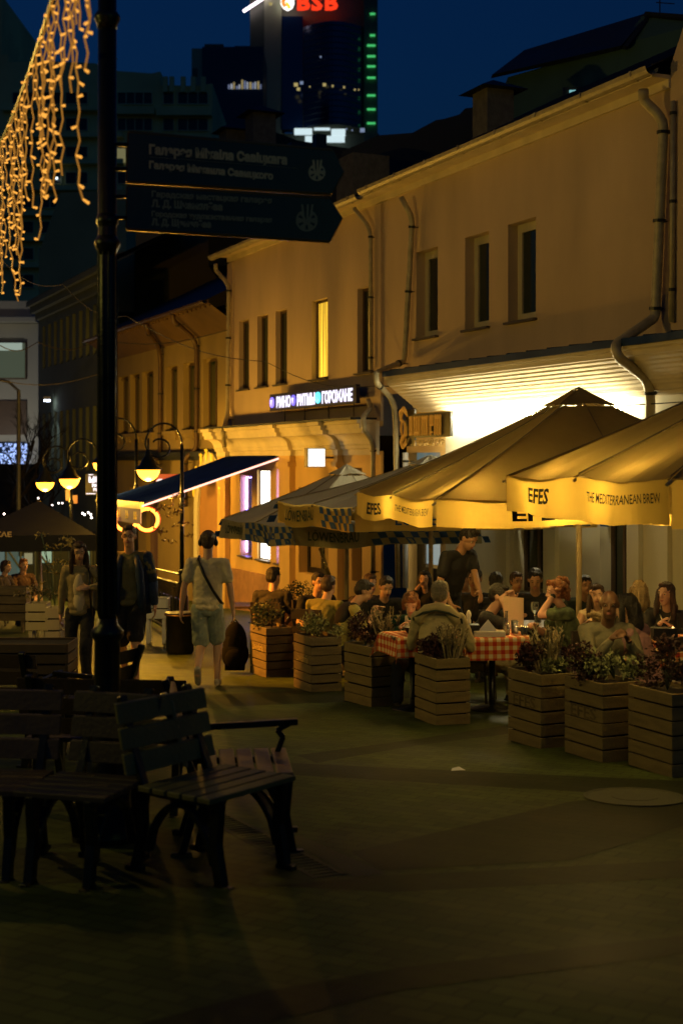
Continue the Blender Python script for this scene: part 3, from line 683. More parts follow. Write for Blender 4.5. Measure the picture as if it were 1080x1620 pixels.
# arch doorway with yellow letters under the awning
ar = thing('arched_doorway', 'tall round-arched doorway with brown infill behind the person in headphones', 'doorway', SF(NC - .2, WT(335, NC - .2), gz(30)))
D = NC - .30; c0, c1 = tspan(316, 352, D)
mb = MB(); r = (c1 - c0) / 2; zc_ = WZ(334, 812, D); tcn = (c0 + c1) / 2
zbt = gz(SF(D, tcn, 0).y) - .3
inn = [SF(D, c0, zbt)] + [SF(D, tcn - r * math.cos(math.pi * k / 12), zc_ + r * 1.25 * math.sin(math.pi * k / 12)) for k in range(13)] + [SF(D, c1, zbt)]
mb.prism(inn, NV * .1); mb.build('infill', mat('terracotta panel', (.36, .18, .07), .8, 0, .1, 2), ar)
mb = MB(); w2 = .55
for k in range(12):
    a0, a1 = math.pi * k / 12, math.pi * (k + 1) / 12
    q = lambda a, s_: SF(D - .06, tcn - r * s_ * math.cos(a), zc_ + r * 1.25 * s_ * math.sin(a))
    mb.prism([q(a0, 1), q(a1, 1), q(a1, 1.35), q(a0, 1.35)], NV * .12)
for s_ in (-1, 1): mb.sbox(D - .06, D + .06, tcn + s_ * r * 1.0, tcn + s_ * r * 1.35, zbt, zc_)
mb.build('arch_surround', M_cream, ar)
mb = MB()
for k, ch in enumerate('КАФЕ 18'):
    a = math.pi * (.12 + .76 * k / 6); c = SF(D - .1, tcn + r * 1.25 * math.cos(a) * 1.0, zc_ + r * 1.6 * math.sin(a)); 
    mb.prism([c + ZV * .16, c - UV_ * .05, c - ZV * .14, c + UV_ * .06], -NV * .03); mb.prism([c + ZV * .15 + UV_ * .09, c + ZV * .12 - UV_ * .1, c + ZV * .07, c + ZV * .1 + UV_ * .09], -NV * .034)
mb.build('yellow_emblem', mat('yellow sign marks', (.8, .55, .05), .5, 0, 0, emit=(1, .55, .02), es=.5), ar)

# ---- house D further down
ND2 = 11.3; tD0, tD1 = tC1 + .02, WT(62, ND2); eD = WZ(150, 436, ND2 - .3)
hD = thing('long_classical_house', 'long dim green-grey house with two rows of tall narrow windows down the street', 'house', SF(ND2, (tD0 + tD1) / 2, gz(48)))
M_dg = mat('grey green plaster', (.17, .20, .13), .9, 0, .12, 1, .1); M_dgl = mat('tan window reveal', (.15, .12, .06), .8, 0, .1)
holD = []; n_w = 11
for r_ in range(2):
    for k in range(n_w):
        ta = tD0 + (tD1 - tD0) * (.03 + .95 * k / n_w); tb = ta + (tD1 - tD0) / n_w * .5
        z1_, z0_ = ((WZ(150, 482, ND2), WZ(150, 560, ND2)), (WZ(150, 642, ND2), WZ(150, 745, ND2)))[r_]
        holD.append((ta, tb, z0_, z1_))
mb = MB(); wall(mb, ND2, tD0, tD1, GB - 1, eD, holD, .2); mb.quad(SF(ND2, tD1, GB - 1), SF(ND2 + 8, tD1, GB - 1), SF(ND2 + 8, tD1, eD), SF(ND2, tD1, eD)); mb.build('wall', M_dg, hD)
for h in holD: window(hD, ND2, h, M_dgl, M_glass, .12, .2, True, False)
mb = MB(); mb.sbox(ND2 - .5, ND2, tD0, tD1, eD, eD + .2); mb.sbox(ND2 - .35, ND2, tD0, tD1, eD - .25, eD); mb.sbox(ND2 - .15, ND2, tD0, tD1, eD - .5, eD - .25); mb.build('cornice', M_dg, hD)
mb = MB(); mb.quad(SF(ND2 - .5, tD0, eD + .21), SF(ND2 - .5, tD1, eD + .21), SF(ND2 + 5, tD1, eD + 3), SF(ND2 + 5, tD0, eD + 3)); mb.build('roof', M_roof, hD)
wlp = P(75, 630, SF(ND2 - .3, WT(75, ND2 - .3), 0).y); wp = thing('wall_light', 'small white wall light washing the far house corner', 'wall light', wlp)
mb = MB(); mb.box(wlp, .25, .2, .12); mb.build('fitting', M_white, wp); mb = MB(); mb.box(wlp - ZV * .09, .2, .15, .05); mb.build('lens', glow('cold wall light', (.75, .85, 1), 14), wp)
ld = bpy.data.lights.new('wall wash', 'SPOT'); ld.energy = 60; ld.color = (.75, .88, 1); ld.spot_size = R(70); ld.shadow_soft_size = .05; lo = bpy.data.objects.new('light', ld); COL.objects.link(lo); lo.parent = wp; lo.location = (-.25, -.1, -.1); lo.rotation_euler = (0, R(-8), 0)

# ---- brown fire wall behind house C
def slab(name, label, cat, pts, Y, depth, m, slope=V((0, 0, 0))):
    c = P(*pts[0], Y); root = thing(name, label, cat, c); mb = MB(); mb.prism([P(x, y, Y) for x, y in pts], V((0, depth, 0))); mb.build('wall', m, root); return root
slab('rear_house', 'plain brown rear house wall rising above the old roof under the signpost', 'house', [(215, 640), (215, 405), (215, 330), (350, 290), (430, 300), (430, 640)], 56, 9, mat('dull brown plaster', (.34, .24, .11), .9, 0, .15, .5))
slab('rear_annex', 'narrow grey-brown annex at the left of the rear brown wall', 'house', [(176, 640), (176, 400), (213, 396), (213, 640)], 58, 7, mat('dull annex plaster', (.34, .28, .15), .9, 0, .15, .5))

# ---- dark loft behind the right-hand roof
Yl = 27
loft = thing('rear_loft_house', 'dark teal loft behind the right-hand roof with one tiny lit window', 'house', P(800, 200, Yl))
M_tl = mat('blue grey render', (.05, .12, .12), .9, 0, .15, 1)
mb = MB(); wl_ = [P(803, 260, Yl + 3), P(803, 122, Yl + 3), P(981, 70, Yl - 1), P(981, 200, Yl - 1)]
mb.prism(wl_, V((0, 6, 0))); mb.prism([P(981, 200, Yl - 1), P(981, 70, Yl - 1), P(1015, 25, Yl - 1), P(1130, 32, Yl - 2.5), P(1130, 200, Yl - 2.5)], V((0, 6, 0))); mb.build('wall', M_tl, loft)
mb = MB(); mb.prism([P(778, 118, Yl + 2.7), P(982, 72, Yl - 1.3), P(1027, 19, Yl - 1), P(829, 79, Yl + 3.5)], V((0.0, .3, 0))); mb.prism([P(1027, 18, Yl - 1.2), P(985, 72, Yl - 1.35), P(992, 74, Yl - 1.35), P(1031, 22, Yl - 1.2)], V((0, .2, 0)))
mb.prism([P(1020, 18, Yl - 1.2), P(1140, 27, Yl - 2.8), P(1140, 34, Yl - 2.8), P(1022, 24, Yl - 1.2)], V((0, .5, 0))); mb.build('roof', M_roof, loft)
mb = MB(); mb.box(P(903, 151, Yl + .2), .32, .06, .3); f_ = mb.build('window', M_dframe, loft); mb = MB(); mb.box(P(905, 151, Yl + .15), .12, .04, .2); mb.build('pane', glow('pale loft window', (.25, .6, .65), .8), f_)
def chimney(label, px0, px1, y0, y1, Y, capped=True, m=M_brick, capw=.25):
    a, b_ = P(px0, y1, Y), P(px1, y0, Y); w_ = b_.x - a.x; t = thing('chimney', label, 'chimney', a, 'chimneys on the roofs')
    mb = MB(); mb.box(((a.x + b_.x) / 2, Y + w_ / 2, (a.z + b_.z) / 2), w_, w_, b_.z - a.z, ax=V((CS, SN, 0)), ay=V((-SN, CS, 0))); mb.build('stack', m, t)
    if capped:
        mb = MB(); c = V(((a.x + b_.x) / 2, Y + w_ / 2, b_.z)); r = w_ * .72 + capw * .3
        q = [c + (NV * i + UV_ * j) * r for i, j in ((-1, -1), (1, -1), (1, 1), (-1, 1))]; tp = c + ZV * w_ * .42
        for i in range(4): mb.poly(q[i], q[(i + 1) % 4], tp)
        mb.poly(*q); mb.build('cap', M_roof, t)
    return t
chimney('brick chimney with wide dark cap before the dark loft', 758, 806, 140, 215, 25)
chimney('broad pale grey chimney above the signpost tip', 542, 606, 243, 345, 31, False)
chimney('tall slim chimney above the upper arrow sign', 392, 430, 178, 240, 46)
chimney('small low chimney left of the tall slim one', 350, 384, 205, 250, 47)
chimney('dark tapered chimney before the bright white tower base', 496, 514, 212, 245, 40, False, M_black)
chimney('short dark chimney left of the broad pale one', 455, 480, 225, 250, 40, False, M_black)
# antenna
an = thing('roof_antenna', 'thin television antenna on the loft roof at the top right', 'antenna', P(1043, 22, Yl - 2)); mb = MB(); mb.tube([P(1043, 24, Yl - 2), P(1043, -8, Yl - 2)], .012, 5); an2 = mb.build('mast', M_dark, an); mb = MB(); mb.tube([P(1037, 4, Yl - 2), P(1066, 6, Yl - 2)], .01, 5); mb.build('rod', M_dark, an)
# dark roofs between (rear pitched roofs)
rr = thing('rear_roof_house', 'dark house roof hump rising behind the gutter under the glass tower', 'house', P(600, 300, 33))
mb = MB(); mb.prism([P(540, 330, 33), P(540, 240, 33), P(598, 214, 33), P(652, 210, 33), P(689, 190, 33), P(702, 188, 33), P(726, 181, 33), P(736, 171, 33), P(775, 168, 33), P(860, 160, 33), P(860, 330, 33)], V((0, 5, 0))); mb.build('roof', M_roof, rr)
rr = thing('gabled_rear_house', 'low gabled dark house under the tall slim chimney', 'house', P(400, 260, 50))
mb = MB(); mb.prism([P(330, 420, 50), P(330, 262, 50), P(345, 240, 50), P(400, 222, 50), P(425, 205, 50), P(470, 222, 50), P(560, 236, 50), P(560, 420, 50)], V((0, 6, 0))); mb.build('roof', mat('dark rear gable', (.06, .05, .035), .9), rr)

# ---- far apartment block
def facade_grid(root, Y, cells, fm, pm, Yd=.25, px_f=1.2):
    for (x0, x1, y0, y1) in cells:
        mb = MB(); a, b_ = P(x0, y1, Y), P(x1, y0, Y); fw = px_f / F * Y
        mb.box(((a.x + b_.x) / 2, Y - Yd / 2, a.z + fw / 2), b_.x - a.x, Yd, fw); mb.box(((a.x + b_.x) / 2, Y - Yd / 2, b_.z - fw / 2), b_.x - a.x, Yd, fw)
        n = max(1, int((x1 - x0) / 14))
        for k in range(n + 1): mb.box((a.x + fw / 2 + (b_.x - a.x - fw) * k / n, Y - Yd / 2 - .003, (a.z + b_.z) / 2), fw, Yd, b_.z - a.z - 2 * fw)
        f_ = mb.build('window', fm, root); mb = MB(); mb.box(((a.x + b_.x) / 2, Y - .04, (a.z + b_.z) / 2), b_.x - a.x - fw, .05, b_.z - a.z - fw); mb.build('pane', pm, f_)
M_apt = mat('panel block concrete', (.75, .72, .32), .95, 0, .2, .15); M_aptf = mat('grey window frame', (.7, .7, .4), .7)  # block wall colour raised and yellowed to stand in for city glow
Ya = 150
apt = thing('apartment_block', 'wide dark stepped apartment block with glazed loggias behind the fairy lights', 'building', P(160, 600, Ya))
mb = MB(); mb.prism([P(-60, 640, Ya), P(-60, -10, Ya), P(2, -10, Ya), P(2, 86, Ya), P(14, 86, Ya), P(14, 98, Ya), P(60, 98, Ya), P(60, 96, Ya), P(150, 100, Ya), P(185, 112, Ya), P(240, 116, Ya), P(254, 113, Ya), P(254, 134, Ya), P(310, 136, Ya), P(336, 132, Ya), P(336, 640, Ya)], V((0, 20, 0))); mb.build('wall', M_apt, apt)
cells = []
for r_, (y0, y1) in enumerate(((146, 166), (187, 208), (232, 250), (272, 292), (312, 330), (350, 370), (392, 412), (434, 456), (480, 500), (524, 546))):
    for x0, x1 in ((20, 55), (62, 98), (104, 140), (186, 242), (258, 276), (281, 330)): 
        if y0 > 300 and x1 > 180: continue
        cells.append((x0, x1, y0, y1))
facade_grid(apt, Ya, cells, M_aptf, mat('dark loggia glass', (.008, .012, .016), .3, 0, 0))
mb = MB()
for y in (172, 214, 256, 298, 338, 378, 420): mb.box(P(100, y, Ya - .5), 100 / F * Ya * 1.9, 1.0, .5)
mb.box(P(292, 178, Ya - .5), 86 / F * Ya, 1.2, .8); mb.box(P(214, 176, Ya - .5), 62 / F * Ya, 1.2, .8); build_split(mb, 'balcony_band', M_apt, apt)
mb = MB()
for x in (262, 272, 290, 306, 322): mb.box(P(x, 134, Ya - .3), .5, .6, 1.6)
build_split(mb, 'roof_parapet', M_apt, apt)
mb = MB(); mb.box(P(192, 246, Ya - .3), .9, .1, 1.5); mb.build('pane', glow('dim flat window', (.6, .55, .25), .25), apt)
mb = MB(); mb.box(P(90, 282, Ya - .5), .22, .1, .22); mb.build('lamp', glow('white flat lamp', (.8, .95, 1), 2.5), apt)
slab('mid_block', 'plain grey block between the fairy lights and the signpost', 'building', [(62, 700), (62, 400), (96, 305), (200, 300), (200, 700)], 95, 10, mat('mid grey wall', (.42, .40, .18), .95, 0, .2, .2))
# ---- bank tower
Yt = 320; M_tw = mat('tower panel', (.12, .13, .09), .5, .2, .15, .1); M_twp = mat('pale tower panel', (.38, .40, .25), .6, 0, .1, .1); M_tg = mat('blue tower glass', (.012, .03, .085), .12, .3, 0, spec=.8)
tw = thing('glass_tower', 'tall dark glass bank tower with a red sign and green light strip', 'building', P(520, 240, Yt))
def tb(name, x0, x1, y0, y1, m, dy=0, dep=20):
    a, b_ = P(x0, y1, Yt), P(x1, y0, Yt); mb = MB(); mb.box(((a.x + b_.x) / 2, Yt + dy + dep / 2, (a.z + b_.z) / 2), b_.x - a.x, dep, b_.z - a.z); return mb.build(name, m, tw)
tb('shaft', 418, 445, -60, 260, M_twp, 0); tb('shaft', 395, 418, -60, 260, M_tw, 1); tb('shaft', 575, 597, -60, 300, M_tw, -1); 
tb('core', 445, 575, -60, 24, M_tw, 3); tb('core', 463, 576, 24, 208, M_tw, 1)
mb = MB(); mb.smooth = False
K = 14
for k in range(K):      # curved glass front
    def q(i, y): u = i / K; x = 480 + 95 * u; p_ = P(x, y, Yt); p_.y = Yt - 4.5 * math.sin(math.pi * u) - .5; return p_
    mb.quad(q(k, 205), q(k + 1, 205), q(k + 1, 44), q(k, 44))
gl = mb.build('curved_glass', M_tg, tw)
mb = MB()
for y in list(range(50, 205, 9)):
    mb.tube([q(k, y) - V((0, .1, 0)) for k in range(K + 1)], .07, 4)
build_split(mb, 'mullion', mat('tower mullion', (.05, .08, .12), .4, .4), gl)
tb('side_glass', 446, 479, 26, 205, M_tg, -.2, 3)
tb('podium', 440, 600, 208, 300, M_tw, 2)
M_wt = glow('white tower floor', (.75, .95, 1.0), .85)
for x0, x1, y0, y1 in ((466, 494, 207, 216), (524, 546, 208, 218), (483, 494, 219, 232), (516, 545, 219, 228), (497, 522, 206, 209)): tb('lit_floor', x0, x1, y0, y1, M_wt, -2.5, 1)
M_ws = glow('small tower window', (1.0, .8, .3), .4); M_wc = glow('cold tower window', (.5, .65, 1.0), .35)
for x, y, s_, m in ((468, 134, 6, M_ws), (477, 131, 5, M_wc), (472, 141, 5, M_ws), (513, 134, 5, M_ws), (526, 136, 3, M_ws), (544, 138, 3, M_ws), (561, 142, 2.5, M_ws), (567, 142, 2, M_ws), (507, 90, 2.5, M_wc), (573, 206, 7, M_wc), (548, 204, 2, M_wc), (557, 206, 2, M_wc), (428, 6, 5, M_ws), (490, 137, 2, M_ws)):
    a = P(x, y, Yt - 5.5); mb = MB(); mb.box(a, s_ / F * Yt, .5, s_ * .8 / F * Yt); mb.build('lit_window', m, tw)
mb = MB()
for y in (22, 56, 72, 89, 105, 123, 151, 173, 195): mb.box(P(587 + (2 if y < 60 else 0), y, Yt - 1.5), (8 if y < 60 else 13) / F * Yt, .5, 2.6 / F * Yt)
build_split(mb, 'green_light_bar', glow('green tower light', (.10, .9, .25), .6), tw)
mb = MB(); mb.tube([P(385, 18, Yt - 1), P(414, -1, Yt - 1), P(440, -20, Yt - 1)], .32, 6); mb.build('edge_light', glow('pink white edge light', (1, .8, .9), 4), tw)
mb = MB(); nb = len(mb.v); add_text(mb, 'BSB', P(470, 15, Yt - 2), V((1, 0, 0)), ZV, 4.6, width=64 / F * Yt, bold=.16, extrude=.3, space=1.12)
# slab serifs
for x in (473, 495, 518):
    for y in (15, -4.5): mb.box(P(x + 2, y, Yt - 2.05), 9 / F * Yt, .5, 2.2 / F * Yt)
mb.build('bank_lettering', glow('red tower letters', (1.0, .045, .01), 1.2), tw)
def em(name, pts, m, dy): mb = MB(); mb.prism([P(x, y, Yt - 2 - dy) for x, y in pts], V((0, .3, 0))); mb.build(name, m, tw)
em('emblem_shield', [(444, -6), (465, -6), (465, 6), (462, 13), (455, 17), (448, 13), (444, 6)], glow('shield white', (1, .95, .9), 2.2), 0)
em('emblem_mark', [(445, -5), (454, -5), (450, 4), (454, 8), (449, 12), (445, 5)], glow('shield red', (1, .16, .02), 2), .4)
em('emblem_mark', [(451, 2), (456, 4), (461, 12), (455, 14)], glow('shield orange', (1, .5, .05), 1.6), .4)
ow = thing('office_wing', 'square dark office wing left of the glass tower with a lit strip of windows', 'building', P(350, 250, Yt - 30)); Yo = Yt - 30
def ob(name, x0, x1, y0, y1, m, dy=0, dep=15):
    a, b_ = P(x0, y1, Yo), P(x1, y0, Yo); mb = MB(); mb.box(((a.x + b_.x) / 2, Yo + dy + dep / 2, (a.z + b_.z) / 2), b_.x - a.x, dep, b_.z - a.z); return mb.build(name, m, ow)
ob('wall', 320, 416, 74, 320, mat('office dark glass', (.015, .03, .06), .3, .2, .1, .1)); ob('wall', 303, 320, 76, 320, M_twp, .2); ob('roof_box', 322, 352, 65, 74, M_tw, 2, 6); ob('roof_box', 370, 395, 68, 74, M_tw, 2, 6)
ob('window', 305, 312, 108, 120, M_tw, -.1, 1)
random.seed(3)
for k in range(13):
    x = 361 + k * 4.2; hh = random.uniform(3, 13); ob('lit_window', x, x + random.uniform(2, 3.6), 140 - hh, 141, glow('office light %d' % (k % 3), ((.45, .55, .9), (.7, .75, .85), (.9, .7, .3))[k % 3], (.25, .4, .3)[k % 3]), -.4, .3)

# ---- lit modern building at the left edge
Yb = 72; M_lc = mat('pale modern render', (.40, .40, .34), .9, 0, .08, .3)
mbd = thing('modern_corner_building', 'pale modern building at the left edge with lit windows and a blue sparkling display', 'building', P(30, 900, Yb))
def bb(name, x0, x1, y0, y1, m, dy=0, dep=8, par=None):
    a, b_ = P(x0, y1, Yb), P(x1, y0, Yb); mb = MB(); mb.box(((a.x + b_.x) / 2, Yb + dy + dep / 2, (a.z + b_.z) / 2), b_.x - a.x, dep, b_.z - a.z); return mb.build(name, m, par or mbd)
bb('wall', -80, 61, 512, 920, M_lc); bb('parapet', -80, 56, 478, 503, M_lc, -.5); bb('ledge', -80, 62, 504, 511, M_lc, -.8)
w_ = bb('window', -40, 43, 541, 600, M_dframe, -.15, .2); bb('pane', -40, 41, 543, 598, glow('greenish lit office', (.30, .38, .24), .16), -.2, .1, w_); bb('ceiling_light', -20, 37, 543, 555, glow('office ceiling', (.6, .75, .62), .45), -.25, .05, w_)
w_ = bb('window', -40, 43, 634, 688, M_dframe, -.12, .2); bb('pane', -40, 41, 700, 790, mat('display glass', (.02, .03, .05), .1, 0, 0), -.2, .1, w_)
random.seed(8)
mb = MB()
for k in range(230): x, y = random.uniform(0, 42), min(788, 702 + abs(random.gauss(0, 38))); mb.box(P(x, y, Yb - .3), .05 + random.random() * .06, .04, .05 + random.random() * .06)
mb.build('sparkle_display', glow('blue sparkle', (.35, .5, 1.0), 1.6), mbd)
bb('band', -80, 61, 880, 1000, mat('dark shopfront', (.03, .03, .03), .4), -.1, .5)
# wall wash light for that building
ld = bpy.data.lights.new('facade wash', 'POINT'); ld.energy = 500; ld.color = (.95, .85, .72); ld.shadow_soft_size = .3; lo = bpy.data.objects.new('facade_light', ld); COL.objects.link(lo); lo.parent = mbd; lo.location = (-1.0, -6, 5)
# ------------------------------------------------------------------ parasols
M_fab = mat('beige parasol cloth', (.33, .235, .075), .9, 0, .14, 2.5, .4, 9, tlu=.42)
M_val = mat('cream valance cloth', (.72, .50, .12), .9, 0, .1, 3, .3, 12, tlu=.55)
M_fab2 = mat('grey white parasol cloth', (.52, .50, .40), .9, 0, .1, 2, .2, 120, tlu=.14)
M_ink = mat('black print', (.01, .01, .01), .8, 0, 0); M_blue = mat('blue print', (.02, .07, .22), .8, 0, .05); M_grn = mat('dark green print', (.03, .06, .04), .8, 0, .05)
M_wood = mat('pale pole wood', (.42, .32, .17), .6, 0, .15, 6)
def parasol(name_label, P0, phi, Lu, Ln, rim, rise, fab, val, vdep, writer=None, group=None, wave=1.0, seed=0, bulbs=()):
    """P0 = near-left corner on plan; u goes away, n goes right"""
    rnd = random.Random(seed)
    u = V((-math.sin(phi), math.cos(phi), 0)); n = V((math.cos(phi), math.sin(phi), 0))
    c = P0 + u * Lu / 2 + n * Ln / 2; gzc = gz(c.y); base = V((c.x, c.y, gzc)); rz = gzc + rim; az_ = gzc + rim + rise
    t = thing('parasol', name_label, 'parasol', base, group)
    cor = [P0, P0 + u * Lu, P0 + u * Lu + n * Ln, P0 + n * Ln]     # near-left, far-left, far-right, near-right
    rimp = []
    for i in range(4): a, b_ = cor[i], cor[(i + 1) % 4]; rimp += [a.copy(), (a + b_) / 2]
    for p in rimp: p.z = rz + rnd.uniform(-.015, .015)
    apex = V((c.x, c.y, az_)); vent = .13
    mb = MB(); K = 8; J = 8
    def cp(i, s_, v_):   # panel i, s along rim 0..1, v from apex 0..1
        a, b_ = rimp[i], rimp[(i + 1) % 8]; p = a.lerp(b_, s_); q = apex.lerp(p, v_)
        sag = .07 * math.sin(math.pi * s_) * v_ * (1.0) + .05 * math.sin(math.pi * v_)
        q = q - ZV * (sag * .8) + ZV * (.008 * math.sin(s_ * 23 + i) * v_)
        return q
    mb.smooth = True
    for i in range(8):
        for j in range(K):
            for k in range(J):
                v0 = vent + (1 - vent) * k / J; v1 = vent + (1 - vent) * (k + 1) / J
                mb.quad(cp(i, j / K, v0), cp(i, j / K, v1), cp(i, (j + 1) / K, v1), cp(i, (j + 1) / K, v0))
    can = mb.build('canopy', fab, t)
    mb = MB()
    for i in range(8): pts = [cp(i, 0, vent + (1 - vent) * k / 10) + ZV * .006 for k in range(11)]; mb.tube(pts, .005, 4)
    mb.build('seam', mat('parasol seam', (.18, .14, .08), .9, 0, 0), can)
    mb = MB(); mb.smooth = True
    for i in range(8):      # vent cap
        for j in range(4):
            f = lambda s_, k: (apex + ZV * .03).lerp(rimp[i].lerp(rimp[(i + 1) % 8], s_), k) + ZV * (.025 - .16 * k + .012 * math.sin(s_ * 20 + i * 3))
            for k0, k1 in ((.03, .09), (.09, .155)): mb.quad(f(j / 4, k0), f(j / 4, k1), f((j + 1) / 4, k1), f((j + 1) / 4, k0))
        mb.poly(apex + ZV * .055, f(0, .03), f(1, .03))
    mb.build('vent_cap', fab, t)
    # valance: four sides with fold function shared with the print
    out = [-n, u, n, -u]; sides = []
    for i in range(4):
        a, b_ = cor[i].copy(), cor[(i + 1) % 4].copy(); a.z = b_.z = rz; o = out[i]; L = (b_ - a).length
        ph = rnd.uniform(0, 6)
        def fn(s_, d, a=a, b_=b_, o=o, L=L, ph=ph):   # s metres along, d metres down
            x = s_ / L; mid = abs(((x * 2) % 1) - .5) * 2      # 1 at corners and mid-rib, 0 between
            k = d / vdep
            return a.lerp(b_, x) + o * (.02 + wave * k * (.045 * math.sin(s_ * 5.2 + ph) * (1 - mid * .4) + .012 * math.sin(s_ * 15 + ph))) - ZV * (d * (1 + .06 * math.sin(s_ * 3 + ph)) + (1 - mid) * .035)
        sides.append((fn, L))
        mb = MB(); mb.smooth = True; N_ = 44
        for j in range(N_):
            if j in (N_ // 2,): pass
            for k in range(4): mb.quad(fn(L * j / N_, vdep * k / 4), fn(L * j / N_, vdep * (k + 1) / 4), fn(L * (j + 1) / N_, vdep * (k + 1) / 4), fn(L * (j + 1) / N_, vdep * k / 4))
        v_ = mb.build('valance', val, t)
        if writer: writer(i, fn, L, v_, o)
    for i in range(8):
        mb = MB(); p = rimp[i] - ZV * .05; q = apex - ZV * .12
        mb.tube([cp(i, 0, .06 + .96 * k / 8) - ZV * .03 for k in range(9)], .012, 6); mb.build('rib', M_wood, t)
        mb = MB(); mb.tube([V((c.x, c.y, rz - .25)), (q * .45 + p * .55)], .011, 6); mb.build('strut', M_wood, t)
    mb = MB(); mb.smooth = True; mb.tube([base, apex], .032, 12); mb.build('pole', M_wood, t)
    mb = MB(); mb.box(base + ZV * .05, .7, .7, .10, n, u); mb.lathe(base + ZV * .10, [(.06, 0), (.05, .35)], 10); mb.build('base', M_iron, t)
    for bx, by, e in bulbs:
        p = P0 + u * Lu * by + n * Ln * bx; k = max(abs(bx - .5), abs(by - .5)) * 2; z = az_ - rise * k
        p = V((p.x, p.y, z - .24)); mb = MB(); mb.smooth = True; mb.ell(p, .022, .022, .03, nu=8, nv=6); mb.build('bulb', glow('warm hanging bulb', (1, .70, .2), 18), t)
        mb = MB(); mb.tube([p, p + ZV * .16], .004, 4); mb.build('cable', M_dark, t)
        ld = bpy.data.lights.new('bulb light', 'POINT'); ld.energy = e; ld.color = (1, .66, .17); ld.shadow_soft_size = .03; lo = bpy.data.objects.new('bulb_light', ld); COL.objects.link(lo); lo.parent = t; lo.location = p - base - ZV * .06
    return t, c
def print_on(parent, fn, s0, s1, dtop, h, body, m, bold=.02, o=V((0, 0, 0)), res=2, rev=True):
    mb = MB(); vs, fs = text_verts(body, h * 1.38, bold=bold, res=res)
    if not vs: return
    x0 = min(v.x for v in vs); x1 = max(v.x for v in vs); b = 0
    # split long faces by using only glyph vertices projected on the cloth
    for v in vs: k = (v.x - x0) / (x1 - x0); s_ = s0 + (s1 - s0) * k; mb.v.append(tuple(fn(s_, dtop + h - v.y) + o * .012))
    for f in fs: mb.face(f)
    mb.build('print', m, parent, recalc=False)
def lozenges(parent, fn, s0, s1, vdep, o):
    mb = MB(); w_ = .13; nr = 3; rh = vdep * .92 / nr; s_ = s0; k = 0
    while s_ < s1:
        for r_ in range(nr):
            if (k + r_) % 2 == 0:
                q = [(s_ + .05 * r_, r_ * rh), (s_ + w_ + .05 * r_, r_ * rh), (s_ + w_ + .05 * (r_ + 1), (r_ + 1) * rh), (s_ + .05 * (r_ + 1), (r_ + 1) * rh)]
                mb.quad(*[fn(a, b_ + .01) + o * .010 for a, b_ in q])
        s_ += w_; k += 1
    mb.build('print', M_blue, parent, recalc=False)
def efes_writer(i, fn, L, v_, o):
    # seen from outside, text runs left to right; side 0 is walked near->far = right->left seen from outside
    if i == 0: f = lambda s_, d: fn(L - s_, d)
    elif i == 3: f = lambda s_, d: fn(L - s_, d)
    else: f = lambda s_, d: fn(L - s_, d)
    hL = L / 2
    print_on(v_, f, hL * .36, hL * .36 + (.60 if i == 3 else .48), .07, .12, 'EFES', M_ink, .005, o)
    print_on(v_, f, hL * 1.14, hL * 1.93, .085, .07, 'THE MEDITERRANEAN BREW', M_ink, .001, o)
def low_writer(i, fn, L, v_, o):
    f = lambda s_, d: fn(L - s_, d)
    print_on(v_, f, L * .16, L * .52, .07, .15, 'LÖWENBRÄU', M_grn if i != 3 else M_blue, .003, o)
    lozenges(v_, f, L * .60, L * .98, .3, o)
def low_writer2(i, fn, L, v_, o):
    f = lambda s_, d: fn(L - s_, d)
    print_on(v_, f, L * .08, L * .34, .07, .14, 'LÖWENBRÄU', M_grn, .003, o); lozenges(v_, f, L * .38, L * .97, .3, o)
ph = R(13.5)
GE = 'beer parasols over the terrace'
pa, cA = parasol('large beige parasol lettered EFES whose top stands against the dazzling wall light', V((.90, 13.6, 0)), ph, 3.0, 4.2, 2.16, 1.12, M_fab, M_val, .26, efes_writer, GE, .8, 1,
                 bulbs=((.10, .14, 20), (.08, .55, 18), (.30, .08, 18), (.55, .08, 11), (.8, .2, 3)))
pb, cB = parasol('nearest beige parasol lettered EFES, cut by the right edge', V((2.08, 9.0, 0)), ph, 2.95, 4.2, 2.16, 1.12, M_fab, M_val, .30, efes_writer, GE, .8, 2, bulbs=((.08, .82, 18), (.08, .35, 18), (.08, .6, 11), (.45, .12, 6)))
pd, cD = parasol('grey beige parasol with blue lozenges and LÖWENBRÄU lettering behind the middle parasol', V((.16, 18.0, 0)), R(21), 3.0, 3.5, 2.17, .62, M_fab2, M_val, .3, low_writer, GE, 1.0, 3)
pc, cC = parasol('farthest parasol, pale top and drooping patterned valance, before the violet windows', V((-.72, 20.75, 0)), R(23.4), 3.1, 3.1, 1.95, .85, M_fab2, mat('drab valance cloth', (.34, .30, .17), .9, 0, .15, 3, .2, 100, tlu=.15), .3, low_writer2, GE, 2.0, 4)

